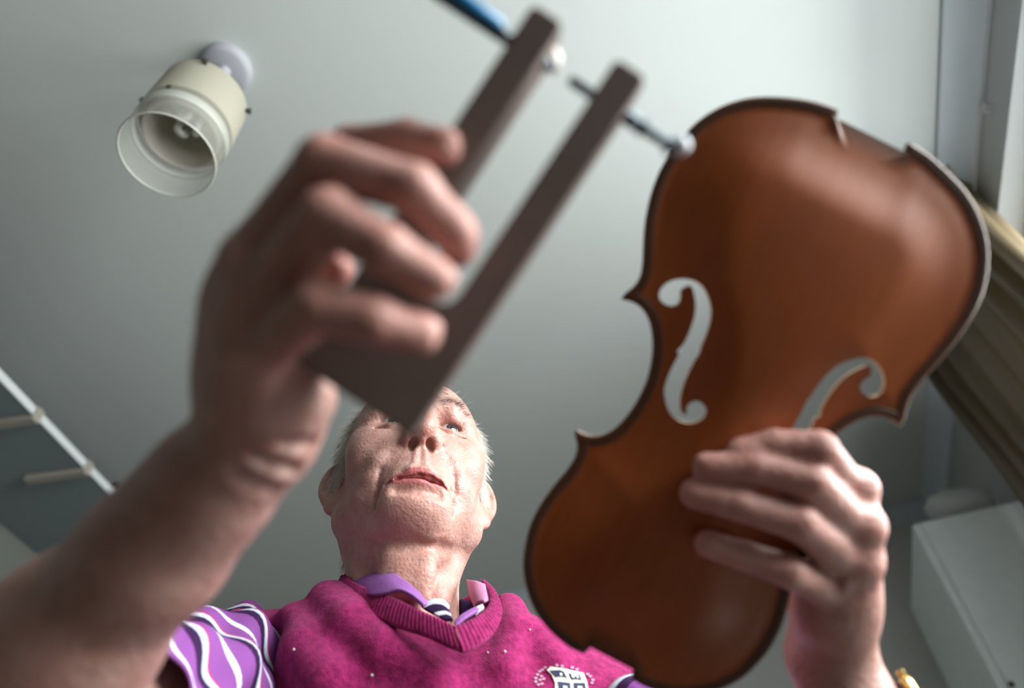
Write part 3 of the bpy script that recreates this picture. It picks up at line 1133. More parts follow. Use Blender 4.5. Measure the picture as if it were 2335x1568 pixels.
# ---- right arm and hand (near, on the left of the picture)
spots = []
A_el = cj(-110, 1705, 0.372)
A_f1 = cj(158, 1464, 0.353)
A_f2 = cj(360, 1250, 0.337)
A_wr = cj(590, 985, 0.318)
SH_R = np.array([-0.285, 0.655, CAM_Z + 0.235])       # shoulder joint, world
A_sh = w2c(SH_R)
RA_F = Field([-0.40, -0.135, 0.215], [0.005, 0.335, 0.70], 0.0017)
F = RA_F
F.cone(A_sh, A_el, 0.052, 0.045)
F.chain([A_el, A_f1, A_f2, cj(474, 1116, 0.327), A_wr], [0.045, 0.0415, 0.0312, 0.0265, 0.0255], k=0.02, kin=0.02)
mcp = {'a': cj(610, 545, 0.308), 'b': cj(588, 592, 0.276), 'c': cj(592, 692, 0.270), 'd': cj(585, 800, 0.276)}
for q, r in (('a', 0.0125), ('b', 0.0140), ('c', 0.0135), ('d', 0.0125)):
    F.cone(A_wr + (mcp[q] - mcp['c']) * 0.25, mcp[q], 0.0185, r, k=0.016)
F.ball(cj(585, 700, 0.292), 0.020, k=0.02)
F.ball(cj(580, 850, 0.302), 0.021, k=0.02)
F.ell(cj(655, 895, 0.308), (0.0185, 0.022, 0.017), k=0.012)             # heel of the hand
F.ball(cj(715, 912, 0.310), 0.0085, k=0.008)
F.ball(cj(560, 905, 0.298), 0.010, k=0.010)
F.cone(cj(650, 925, 0.325), cj(700, 770, 0.335), 0.017, 0.015, k=0.014)
F.chain([cj(650, 925, 0.325), cj(690, 770, 0.334), cj(715, 660, 0.322), cj(765, 612, 0.306)], [0.016, 0.0125, 0.0108, 0.0085], k=0.008)
spots.append((cj(765, 606, 0.300), 0.012, np.array([1.0, 0.60, 0.55]), 0.8))
cam_n = np.array([0, 0, -1.0])
finger(F, [mcp['a'], cj(800, 340, 0.298), cj(930, 322, 0.282), cj(1008, 338, 0.268)], [0.0118, 0.0100, 0.0090, 0.0080], spots, nail=(-0.3, -1, 0.2))
finger(F, [mcp['b'], cj(740, 372, 0.259), cj(945, 432, 0.250), cj(1040, 535, 0.256), cj(1046, 570, 0.262)], [0.0132, 0.0108, 0.0094, 0.0082, 0.0070], spots, nail=None)
finger(F, [mcp['c'], cj(748, 492, 0.247), cj(878, 568, 0.242), cj(990, 638, 0.246)], [0.0128, 0.0102, 0.0092, 0.0078], spots, nail=(0.5, -0.7, -0.7))
finger(F, [mcp['d'], cj(728, 698, 0.244), cj(858, 733, 0.242), cj(958, 762, 0.248)], [0.0118, 0.0098, 0.0088, 0.0076], spots, nail=(0.2, -1, -0.4))
# nail of the wrapping middle finger, tendons and wrist creases
ax = cj(1040, 535, 0.256) - cj(945, 432, 0.250); ax /= np.linalg.norm(ax)
nn = np.array([0.6, -0.55, -0.6]); nn -= ax * (nn @ ax); nn /= np.linalg.norm(nn)
F.ell(cj(1020, 512, 0.255) + nn * 0.0066, (0.0085, 0.0058, 0.0022), k=0.0012, R=[ax, np.cross(ax, nn), nn])
spots.append((cj(1020, 512, 0.255) + nn * 0.009, 0.0065, NAIL, 0.9))
for q in 'bcd':
    F.cone(mcp[q] + np.array([-0.004, 0, -0.010]), A_wr + np.array([-0.006, -0.01, -0.020]), 0.0035, 0.003, k=0.008)
for k in range(3):
    F.chain([cj(620 - 40 * k, 985 + 45 * k, 0.294), cj(660 - 40 * k, 1010 + 50 * k, 0.297), cj(705 - 40 * k, 1010 + 55 * k, 0.308)], 0.0022, k=0.006, mode='cut')
v, q = F.mesh()
v = relax(v, q, 2)
BODY.append((c2w(v), q, gauss_tint(v, spots)))

# ---- left arm and hand (holding the plate)
spots = []


def onplate(px, py, r, lift=0.0):
    """centre of a finger of radius r resting on the plate, raised by lift"""
    uv = to_uv(px, py)
    ins = inside(loop, uv[None])[0]
    h = arch(uv[None], seg_dist(loop, uv[None]))[0] if ins else 0.0
    pl = PPLANE(px, py, PORG, nax)
    d = float((pl - CAMPOS) @ FW)
    return cj(px, py, d - h - r - lift)


SH_L = np.array([0.085, 0.665, CAM_Z + 0.185])
EL_L = np.array([0.275, 0.575, CAM_Z - 0.060])
B_wr = cj(1893, 1500, 0.452)
B_el = w2c(EL_L)
B_sh = w2c(SH_L)
lo_ = np.min([B_wr, B_el, B_sh, cj(1560, 1000, 0.38)], 0) - 0.06
hi_ = np.max([B_wr, B_el, B_sh, cj(2010, 1100, 0.45)], 0) + 0.06
F = Field(lo_, hi_, 0.0019)
F.cone(B_sh, B_el, 0.052, 0.045)
B_f1 = B_wr + (B_el - B_wr) * 0.45
F.chain([B_el, B_f1, B_wr], [0.045, 0.0385, 0.0265], k=0.02, kin=0.02)
m2 = {'a': cj(1938, 1120, 0.420), 'b': cj(1952, 1205, 0.410), 'c': cj(1944, 1285, 0.411), 'd': cj(1922, 1358, 0.420)}
for qn, r in (('a', 0.0128), ('b', 0.0135), ('c', 0.0130), ('d', 0.0122)):
    F.cone(B_wr + (m2[qn] - m2['c']) * 0.25, m2[qn], 0.018, r, k=0.016)
F.ball(cj(1890, 1380, 0.432), 0.022, k=0.02)
F.ball(cj(1880, 1290, 0.440), 0.018, k=0.02)
# thumb lies behind the plate
F.chain([cj(1880, 1420, 0.455), cj(1850, 1300, 0.468), cj(1800, 1210, 0.466), cj(1745, 1160, 0.458)], [0.017, 0.0125, 0.011, 0.009], k=0.012)
r = 0.0100
finger(F, [m2['a'], onplate(1868, 1022, r, 0.012), onplate(1765, 1016, 0.0098, 0.005), onplate(1690, 1030, 0.0085)], [0.0122, 0.0105, 0.0098, 0.0085], spots, nail=(-0.2, -1, -0.5))
finger(F, [m2['b'], onplate(1848, 1096, r, 0.016), onplate(1720, 1065, 0.0102, 0.008), onplate(1612, 1066, 0.0088, 0.001)], [0.0130, 0.0112, 0.0102, 0.0088], spots, nail=(-0.2, -0.9, -0.2))
finger(F, [m2['c'], onplate(1822, 1190, r, 0.018), onplate(1690, 1150, 0.0100, 0.010), onplate(1582, 1126, 0.0088, 0.001)], [0.0128, 0.0110, 0.0100, 0.0088], spots, nail=(-0.2, -0.9, -0.2))
finger(F, [m2['d'], onplate(1800, 1302, 0.0094, 0.014), onplate(1700, 1268, 0.0090, 0.007), onplate(1612, 1240, 0.0080, 0.001)], [0.0120, 0.0098, 0.0090, 0.0080], spots, nail=(0.15, -1, -0.45))
for qn in 'abcd':
    F.ball(m2[qn] + np.array([0.003, -0.003, -0.004]), 0.0125, k=0.005)
    F.cone(m2[qn] + np.array([0.003, 0, -0.009]), B_wr + np.array([0.004, -0.01, -0.019]), 0.0032, 0.0028, k=0.008)
    spots.append((m2[qn] + np.array([0.004, -0.004, -0.012]), 0.014, RED, 0.5))
# veins on the back of the hand
F.chain([cj(1930, 1330, 0.400), cj(1915, 1400, 0.412), cj(1925, 1470, 0.425), cj(1905, 1540, 0.435)], 0.0022, k=0.004)
F.chain([cj(1965, 1300, 0.398), cj(1960, 1380, 0.413), cj(1940, 1450, 0.428)], 0.002, k=0.004)
v, q = F.mesh()
v = relax(v, q, 2)
BODY.append((c2w(v), q, gauss_tint(v, spots)))

person = thing('person', 'older white-haired person in magenta knitted vest over striped shirt, working with both hands', 'person', (-0.10, 0.86, 0.0))

# ---- head and neck.  head coordinates: x to the picture's right, f towards the lens side, z up; eye level z = 0, ear canal f = 0
HC = np.array([-0.1235, 0.642, CAM_Z + 0.466])
_yaw, _pit, _rol = math.radians(15.0), math.radians(-8.0), math.radians(0.5)


def _head_axes():
    ex = np.array([1.0, 0, 0]); ef = np.array([0, -1.0, 0]); ez = np.array([0, 0, 1.0])
    Rz = np.array(Matrix.Rotation(_yaw, 3, 'Z')); Rx = np.array(Matrix.Rotation(_pit, 3, 'X')); Ry = np.array(Matrix.Rotation(_rol, 3, 'Y'))
    R = Rz @ Rx @ Ry
    return R @ ex, R @ ef, R @ ez


HX, HF, HZ = _head_axes()


def h2w(v):
    v = np.asarray(v)
    return HC + v[..., 0:1] * HX + v[..., 1:2] * HF + v[..., 2:3] * HZ


F = Field([-0.112, -0.125, -0.275], [0.112, 0.135, 0.138], 0.0013)
EZ = 0.0055
MZ, CZ = -0.0175, -0.008          # long upper lip and chin


def dz(pts, o):
    return [(p[0], p[1], p[2] + o) for p in pts]


# skull and face masses
F.ell((0, -0.014, 0.028), (0.0765, 0.098, 0.090))
F.ell((0, 0.028, 0.035), (0.063, 0.062, 0.066), k=0.03)
F.ell((0, 0.022, -0.038), (0.066, 0.070, 0.072), k=0.03)
for s in (-1, 1):
    F.cone((s * 0.060, -0.004, -0.030), (s * 0.056, 0.006, -0.074), 0.018, 0.018, k=0.02)
    F.cone((s * 0.056, 0.008, -0.078), (s * 0.016, 0.070, -0.098 + CZ), 0.018, 0.020, k=0.02)
    F.ball((s * 0.044, 0.056, -0.038), 0.026, k=0.025)               # cheek
    F.ball((s * 0.054, 0.048, -0.010), 0.018, k=0.02)                # cheekbone
    F.ell((s * 0.040, 0.048, -0.078), (0.019, 0.019, 0.018), k=0.018)  # jowl
F.ell((0, 0.075, -0.101 + CZ), (0.025, 0.021, 0.019), k=0.018)            # chin
F.ell((0, 0.030, -0.107 + CZ), (0.042, 0.042, 0.026), k=0.02)             # soft under-chin
# brow ridge
F.chain([(-0.050, 0.066, 0.016), (-0.030, 0.084, 0.0245), (0, 0.088, 0.020), (0.030, 0.084, 0.0245), (0.050, 0.066, 0.016)], [0.009, 0.010, 0.009, 0.010, 0.009], k=0.016)
# muzzle
F.ell((0, 0.073, -0.076), (0.033, 0.027, 0.034), k=0.018)
# eye sockets
for s in (-1, 1):
    F.ell((s * 0.031, 0.096, 0.001 + EZ), (0.019, 0.020, 0.0120), k=0.016, mode='cut')
# nose
F.chain([(0, 0.080, 0.014), (0, 0.094, -0.006), (0.0, 0.110, -0.030), (0.0, 0.111, -0.036)], [0.0085, 0.0085, 0.0105, 0.0115], k=0.010)
F.ball((0, 0.112, -0.037), 0.0118, k=0.006)
for s in (-1, 1):
    F.ell((s * 0.0128, 0.098, -0.0415), (0.0078, 0.0118, 0.0088), k=0.006)
    F.cone((s * 0.008, 0.086, -0.020), (s * 0.012, 0.094, -0.036), 0.008, 0.007, k=0.008)
F.cone((0, 0.106, -0.048), (0, 0.094, -0.053), 0.0042, 0.0046, k=0.004)
for s in (-1, 1):
    F.merge(lambda X, Y, Z, s=s: d_ell(X, Y, Z, (s * 0.0084, 0.1005, -0.0505), (0.0040, 0.0078, 0.0085),
                                      [(0.94, s * 0.34, 0), (-s * 0.34, 0.94, 0), (0, 0, 1)]),
            (s * 0.0084 - 0.01, 0.090, -0.061), (s * 0.0084 + 0.01, 0.111, -0.040), 0.002, 'cut')
    # crease behind the nostril wing
    F.chain([(s * 0.0170, 0.097, -0.033), (s * 0.0208, 0.092, -0.041), (s * 0.0175, 0.092, -0.050)], 0.0016, k=0.003, mode='cut')
# philtrum
F.chain([(0, 0.1035, -0.055), (0, 0.1045, -0.0645 + MZ)], 0.0022, k=0.004, mode='cut')
for s in (-1, 1):
    F.chain([(s * 0.0042, 0.0975, -0.054), (s * 0.0055, 0.0990, -0.0640 + MZ)], 0.0016, k=0.004)
# lips
UL = [(-0.0300, 0.0810, -0.0765), (-0.020, 0.0905, -0.0728), (-0.0075, 0.0975, -0.0690), (0, 0.0985, -0.0700), (0.0075, 0.0975, -0.0690), (0.020, 0.0905, -0.0725), (0.0300, 0.0810, -0.0760)]
LL = [(-0.0285, 0.0800, -0.0780), (-0.018, 0.0890, -0.0805), (0, 0.0945, -0.0822), (0.018, 0.0890, -0.0805), (0.0285, 0.0800, -0.0775)]
UL, LL = dz(UL, MZ), dz(LL, MZ)
F.chain(UL, [0.0024, 0.0050, 0.0062, 0.0058, 0.0062, 0.0050, 0.0024], k=0.004)
F.chain(LL, [0.0020, 0.0042, 0.0054, 0.0042, 0.0020], k=0.0045)
# mouth slit, a little open
F.chain(dz([(-0.0310, 0.0855, -0.0785), (-0.019, 0.0950, -0.0768), (0, 0.1015, -0.0762), (0.012, 0.099, -0.0765), (0.020, 0.0945, -0.0768), (0.0310, 0.0850, -0.0785)], MZ),
        [0.0010, 0.0014, 0.0020, 0.0030, 0.0020, 0.0010], k=0.0015, mode='cut')
F.merge(lambda X, Y, Z: d_ell(X, Y, Z, (0.004, 0.086, -0.0768 + MZ), (0.019, 0.016, 0.0024)), (-0.018, 0.068, -0.080 + MZ), (0.026, 0.103, -0.073 + MZ), 0.001, 'cut')
# hollow below the lower lip
F.chain(dz([(-0.020, 0.093, -0.0905), (0, 0.0985, -0.0918), (0.020, 0.093, -0.0905)], MZ + 0.001), 0.0030, k=0.008, mode='cut')
# folds: nose to mouth, mouth to jaw
for s in (-1, 1):
    F.chain([(s * 0.0215, 0.0935, -0.038), (s * 0.0300, 0.0890, -0.054), (s * 0.0370, 0.0815, -0.071), (s * 0.0385, 0.0760, -0.087)], [0.0024, 0.0036, 0.0038, 0.0022], k=0.006, mode='cut')
    F.chain([(s * 0.0335, 0.0790, -0.090), (s * 0.0365, 0.0735, -0.099), (s * 0.0350, 0.0700, -0.109)], [0.0022, 0.0032, 0.0022], k=0.006, mode='cut')
    F.chain([(s * 0.028, 0.083, -0.045), (s * 0.038, 0.078, -0.060), (s * 0.042, 0.069, -0.073)], 0.0075, k=0.014)
# eyelids around the eyeballs
EYE = [np.array([s * 0.0315, 0.0665, EZ]) for s in (-1, 1)]
for s, e in zip((-1, 1), EYE):
    F.ball(e, 0.0142, k=0.005)
    # brow skin hanging over the lid
    F.chain(dz([(s * 0.016, 0.0800, 0.0115), (s * 0.032, 0.0830, 0.0118), (s * 0.046, 0.0740, 0.0070), (s * 0.050, 0.0680, -0.001)], EZ), [0.0035, 0.0050, 0.0048, 0.0035], k=0.007)
    # bag under the eye
    F.chain(dz([(s * 0.018, 0.0800, -0.0085), (s * 0.032, 0.0805, -0.0135), (s * 0.046, 0.0715, -0.0095)], EZ), [0.0025, 0.0036, 0.0028], k=0.006)
    F.chain(dz([(s * 0.016, 0.0830, -0.0105), (s * 0.032, 0.0855, -0.0185), (s * 0.047, 0.0750, -0.0150)], EZ), 0.0014, k=0.005, mode='cut')
    # opening of the lids
    F.merge(lambda X, Y, Z, s=s, e=e: d_ell(X, Y, Z, e + np.array([s * 0.0004, 0.014, -0.0004]), (0.0130, 0.014, 0.0048), [(0.985, 0, s * -0.12), (0, 1, 0), (s * 0.12, 0, 0.985)]),
            e - 0.02, e + np.array([0.02, 0.03, 0.02]), 0.0012, 'cut')
    # crow's feet
    for a in (-0.5, 0.1, 0.6):
        F.chain([(s * 0.0500, 0.0665, -0.002 + EZ + a * 0.006), (s * 0.0610, 0.0540, -0.004 + EZ + a * 0.016)], 0.0012, k=0.003, mode='cut')
# forehead lines, frown
for z in (0.040, 0.050, 0.061):
    F.chain([(-0.045, 0.0745 - (z - 0.04) * 0.4, z - 0.003), (-0.018, 0.0935 - (z - 0.04) * 0.35, z), (0.018, 0.0935 - (z - 0.04) * 0.35, z + 0.001), (0.045, 0.0745 - (z - 0.04) * 0.4, z - 0.003)], 0.0014, k=0.004, mode='cut')
# neck
NB = np.array([0.006, -0.050, -0.265])
F.cone((0, -0.022, -0.070), NB, 0.050, 0.050, k=0.03)
F.cone((-0.02, -0.04, -0.06), (-0.012, -0.062, -0.25), 0.034, 0.038, k=0.03)
F.cone((0.02, -0.04, -0.06), (0.024, -0.062, -0.25), 0.034, 0.038, k=0.03)
for s in (-1, 1):
    F.chain([(s * 0.054, -0.02, -0.075), (s * 0.034, 0.006, -0.160), (s * 0.014, -0.010, -0.230)], [0.012, 0.010, 0.009], k=0.016)
# hanging cord under the chin and the throat
F.chain([(0.016, 0.058, -0.118), (0.017, 0.038, -0.155), (0.016, 0.002, -0.220)], [0.009, 0.0085, 0.006], k=0.010)
F.chain([(-0.016, 0.052, -0.118), (-0.018, 0.028, -0.155), (-0.014, -0.006, -0.220)], [0.008, 0.006, 0.004], k=0.014)
F.ell((0.0, 0.032, -0.145), (0.020, 0.016, 0.030), k=0.016)
for z in (-0.182, -0.206):
    o_ = (z + 0.14) * 0.45
    F.chain([(-0.005, 0.050 + o_, z), (0.02, 0.050 + o_, z - 0.002), (0.050, 0.018 + o_, z + 0.012)], 0.0013, k=0.004, mode='cut')
# crease between chin and throat
F.chain([(-0.052, 0.020, -0.118), (-0.028, 0.052, -0.136), (0.0, 0.060, -0.140), (0.028, 0.052, -0.136), (0.052, 0.022, -0.116)], [0.002, 0.0036, 0.0036, 0.0036, 0.002], k=0.009, mode='cut')
# ears
for s in (-1, 1):
    el = np.array([0.0, -0.20, 0.98]); el /= np.linalg.norm(el)
    ew = np.array([s * 0.84, -0.54, 0.0]); ew = ew - el * (ew @ el); ew /= np.linalg.norm(ew)
    en = np.cross(el, ew); en /= np.linalg.norm(en)
    if en[1] < 0:
        en = -en
    base = np.array([s * 0.0715, 0.004, -0.024])
    c = base + ew * 0.011
    F.ell(c, (0.0165, 0.0370, 0.0052), k=0.004, R=[ew, el, en])
    F.ell(base + ew * 0.002 - el * 0.002, (0.009, 0.026, 0.010), k=0.008, R=[ew, el, en])
    rim = [base + el * 0.010 + ew * 0.002 + en * 0.004, base + el * 0.026 + ew * 0.004 + en * 0.003, base + el * 0.0355 + ew * 0.011 + en * 0.003,
           base + el * 0.030 + ew * 0.0215 + en * 0.003, base + el * 0.012 + ew * 0.0270 + en * 0.003, base - el * 0.008 + ew * 0.0255 + en * 0.002, base - el * 0.024 + ew * 0.018 + en * 0.001]
    F.chain(catmull(rim, 3), 0.0030, k=0.003)
    F.ell(base - el * 0.033 + ew * 0.009, (0.0100, 0.0125, 0.0058), k=0.006, R=[ew, el, en])
    F.ell(base - el * 0.003 + ew * 0.010 + en * 0.0075, (0.0085, 0.0150, 0.0070), k=0.003, R=[ew, el, en], mode='cut')
    F.chain([base + el * 0.022 + ew * 0.010 + en * 0.006, base + el * 0.014 + ew * 0.0195 + en * 0.006, base - el * 0.006 + ew * 0.0205 + en * 0.006], 0.0022, k=0.003, mode='cut')
    F.ball(base - el * 0.004 + en * 0.006, 0.0050, k=0.004)
v, q = F.mesh()
v = relax(v, q, 1, 0.4)
# colouring of the skin: lips, nose, cheeks, ears, eye rims, age spots
t = np.ones((len(v), 3))


def chain_d(v, pts):
    d = np.full(len(v), 1e9)
    pts = [np.asarray(p, float) for p in pts]
    for a, b in zip(pts[:-1], pts[1:]):
        e = b - a
        tt = np.clip((v - a) @ e / (e @ e), 0, 1)
        d = np.minimum(d, np.linalg.norm(v - a - tt[:, None] * e, axis=1))
    return d


t = gauss_tint(v, [((s * 0.045, 0.072, -0.036), 0.022, (1.0, 0.76, 0.72), 0.5) for s in (-1, 1)] + [((0, 0.115, -0.04), 0.02, (1.0, 0.72, 0.68), 0.55)] +
               [((s * 0.085, -0.005, -0.04), 0.03, (1.0, 0.74, 0.68), 0.6) for s in (-1, 1)] + [((0.02, 0.045, -0.17), 0.04, (1.0, 0.80, 0.74), 0.5), ((0, 0.085, -0.112), 0.02, (1, 0.84, 0.82), 0.6)] +
               [((s * 0.0315, 0.082, 0.004 + EZ), 0.013, (1.0, 0.72, 0.70), 0.55) for s in (-1, 1)], t)
zl = -0.0768 + MZ - 0.0018 * (v[:, 0] / 0.03) ** 2
hw = np.clip(1 - (v[:, 0] / 0.0305) ** 2, 0, 1)
up_ = np.clip(((zl + 0.0005 + 0.0085 * hw ** 0.8) - v[:, 2]) / 0.0012, 0, 1)
dn_ = np.clip((v[:, 2] - (zl - 0.0088 * hw ** 0.7)) / 0.0012, 0, 1)
a = (up_ * dn_ * (v[:, 1] > 0.074) * (np.abs(v[:, 0]) < 0.0305))[:, None] * 0.9
t = t * (1 - a) + np.array([0.80, 0.36, 0.43]) * a
inm = np.clip((0.0065 - np.linalg.norm((v - np.array([0.004, 0.078, -0.0768 + MZ])) / np.array([3.2, 1.6, 0.35]), axis=1)) / 0.001, 0, 1)[:, None]
t = t * (1 - inm) + np.array([0.35, 0.12, 0.12]) * inm
for _ in range(34):
    i = rng.integers(len(v))
    t = gauss_tint(v, [(v[i], rng.uniform(0.0015, 0.0042), (0.84, 0.70, 0.62), 0.6)], t)
BODY.append((h2w(v), q[:, ::-1], t))
HEAD_V = v

# ------------------------------------------------------------------ join the skin
def skin_material(name):
    m = bpy.data.materials.new(name); m.use_nodes = True
    nt = m.node_tree; b = nt.nodes['Principled BSDF']
    tc = nt.nodes.new('ShaderNodeTexCoord')
    n1 = nt.nodes.new('ShaderNodeTexNoise'); n1.inputs['Scale'].default_value = 55; n1.inputs['Detail'].default_value = 5
    n2 = nt.nodes.new('ShaderNodeTexNoise'); n2.inputs['Scale'].default_value = 330; n2.inputs['Detail'].default_value = 4
    for n in (n1, n2):
        nt.links.new(tc.outputs['Object'], n.inputs['Vector'])
    r = nt.nodes.new('ShaderNodeValToRGB')
    r.color_ramp.elements[0].position = 0.30; r.color_ramp.elements[0].color = (0.3800, 0.1938, 0.1596, 1)
    r.color_ramp.elements[1].position = 0.68; r.color_ramp.elements[1].color = (0.4712, 0.2850, 0.2470, 1)
    nt.links.new(n1.outputs['Fac'], r.inputs['Fac'])
    at = nt.nodes.new('ShaderNodeAttribute'); at.attribute_name = 'tint'
    mx = nt.nodes.new('ShaderNodeMix'); mx.data_type = 'RGBA'; mx.blend_type = 'MULTIPLY'; mx.inputs['Factor'].default_value = 1.0
    nt.links.new(r.outputs['Color'], mx.inputs[6]); nt.links.new(at.outputs['Color'], mx.inputs[7])
    nt.links.new(mx.outputs[2], b.inputs['Base Color'])
    bp = nt.nodes.new('ShaderNodeBump'); bp.inputs['Strength'].default_value = 0.6; bp.inputs['Distance'].default_value = 0.0016
    vo = nt.nodes.new('ShaderNodeTexNoise'); vo.inputs['Scale'].default_value = 1.0; vo.inputs['Detail'].default_value = 5
    mp = nt.nodes.new('ShaderNodeMapping'); mp.inputs['Scale'].default_value = (90, 90, 260)
    nt.links.new(tc.outputs['Object'], mp.inputs['Vector']); nt.links.new(mp.outputs['Vector'], vo.inputs['Vector'])
    sm = nt.nodes.new('ShaderNodeMath'); sm.operation = 'ADD'
    nt.links.new(n2.outputs['Fac'], sm.inputs[0]); nt.links.new(vo.outputs['Fac'], sm.inputs[1])
    nt.links.new(sm.outputs[0], bp.inputs['Height']); nt.links.new(bp.outputs['Normal'], b.inputs['Normal'])
    b.inputs['Roughness'].default_value = 0.47
    b.inputs['Specular IOR Level'].default_value = 0.45
    b.inputs['Subsurface Weight'].default_value = 0.25
    b.inputs['Subsurface Radius'].default_value = (1.0, 0.35, 0.2)
    b.inputs['Subsurface Scale'].default_value = 0.006
    MATS[name] = m


skin_material('skin')
off = 0; VV = []; QQ = []; TT = []
for v, q, t in BODY:
    VV.append(v); QQ.append(q + off); TT.append(t); off += len(v)
link_mesh('body', np.concatenate(VV), np.concatenate(QQ), 'skin', person, colors=np.concatenate(TT))

# ------------------------------------------------------------------ eyes, teeth, hair
def eye_material():
    m = bpy.data.materials.new('eye'); m.use_nodes = True
    nt = m.node_tree; b = nt.nodes['Principled BSDF']
    at = nt.nodes.new('ShaderNodeAttribute'); at.attribute_name = 'tint'
    nt.links.new(at.outputs['Color'], b.inputs['Base Color'])
    b.inputs['Roughness'].default_value = 0.12
    b.inputs['Coat Weight'].default_value = 0.5
    b.inputs['Coat Roughness'].default_value = 0.02
    MATS['eye'] = m


eye_material()
for e in EYE:
    gaze = np.array([0.22, 1.0, -0.10]); gaze /= np.linalg.norm(gaze)
    a = np.cross(gaze, [0, 0, 1.0]); a /= np.linalg.norm(a); b_ = np.cross(a, gaze)
    NS, NR = 48, 40
    vs_, cs_ = [], []
    for i in range(NR + 1):
        th_ = math.pi * (i / NR) ** 1.25
        r = 0.0124 + (0.0007 * max(0, 1 - (th_ / 0.55) ** 2))
        col = (0.006, 0.006, 0.007) if th_ < 0.19 else ((0.035, 0.048, 0.055) if th_ < 0.46 else ((0.03, 0.04, 0.05) if th_ < 0.52 else (0.45, 0.39, 0.37)))
        for k in range(NS):
            f_ = 2 * math.pi * k / NS
            vs_.append(e + r * (math.cos(th_) * gaze + math.sin(th_) * (math.cos(f_) * a + math.sin(f_) * b_)))
            w = 1.0 + (0.35 * math.sin(f_ * 17) if 0.19 <= th_ < 0.46 else 0)
            cs_.append(tuple(c * w for c in col))
    fs_ = [(i * NS + k, i * NS + (k + 1) % NS, (i + 1) * NS + (k + 1) % NS, (i + 1) * NS + k) for i in range(NR) for k in range(NS)]
    link_mesh('eye', h2w(np.array(vs_)), fs_, 'eye', person, colors=np.array(cs_))
material('tooth', (0.75, 0.68, 0.55), 0.25)
mb = MB()
for k in range(-3, 5):
    x = k * 0.0058 + 0.001
    c = np.array([x, 0.0880 - 9 * x * x, -0.0728 + MZ])
    mb.add([tuple(h2w(c + np.array(p))) for p in [(-.0026, 0.0012, .004), (.0026, 0.0012, .004), (.0026, .0012, -.0035), (-.0026, .0012, -.0035), (-.0026, -.004, .004), (.0026, -.004, .004), (.0024, -.003, -.0035), (-.0024, -.003, -.0035)]],
           [(0, 1, 2, 3), (4, 7, 6, 5), (0, 4, 5, 1), (3, 2, 6, 7), (0, 3, 7, 4), (1, 5, 6, 2)])
mb.build('teeth', 'tooth', person, bevel=0.0008)

# hair: short white hair at the sides and back, as fine strands rooted in the scalp
frosted('hair_white', (1.15, 1.13, 1.05), 0.4)
material('hair_grey', (0.22, 0.19, 0.17), 0.55, spec=0.4)


def strands(name, mat, roots, dirs, lens, width, curl, segs=3, droop=0.5):
    V_, F_ = [], []
    for r, d, L in zip(roots, dirs, lens):
        d = d / np.linalg.norm(d)
        a = np.cross(d, rng.normal(size=3)); a /= np.linalg.norm(a)
        b = np.cross(d, a)
        p = np.array(r, float); dd = d.copy(); base = len(V_)
        for i in range(segs + 1):
            w = width * (1 - 0.75 * i / segs)
            for k in range(3):
                an = 2 * math.pi * k / 3
                V_.append(p + w * (math.cos(an) * a + math.sin(an) * b))
            dd = dd + a * curl * rng.uniform(-1, 1) + np.array([0, 0, -droop * 0.2])
            dd /= np.linalg.norm(dd)
            p = p + dd * L / segs
        for i in range(segs):
            for k in range(3):
                F_.append((base + i * 3 + k, base + i * 3 + (k + 1) % 3, base + (i + 1) * 3 + (k + 1) % 3, base + (i + 1) * 3 + k))
    return link_mesh(name, h2w(np.array(V_)), np.array(F_), mat, person)


def scalp_mask(v):
    x, f, z = v[:, 0], v[:, 1], v[:, 2]
    side = (np.abs(x) > 0.052) & (z > -0.012 + np.clip(f, 0, 1) * 0.9) & (z < 0.085) & (f < 0.030) & (np.abs(x) < 0.0795)
    back = (f < -0.045) & (z > -0.085) & (z < 0.10)
    burn = (np.abs(x) > 0.060) & (f > 0.002) & (f < 0.022) & (z > -0.030) & (z < 0.02) & (np.abs(x) < 0.0795)
    return side | back | burn


idx = np.nonzero(scalp_mask(HEAD_V))[0]
pick = rng.choice(idx, 8500)
rt = HEAD_V[pick] + rng.normal(size=(8500, 3)) * 0.0006
out = rt - np.array([0, -0.014, 0.02]); out /= np.linalg.norm(out, axis=1)[:, None]
dr = out * 0.75 + np.array([0, -0.45, -0.75]) + rng.normal(size=(8500, 3)) * 0.14
hair = strands('hair', 'hair_white', rt - out * 0.0015, dr, rng.uniform(0.013, 0.027, 8500), 0.00048, 0.10)
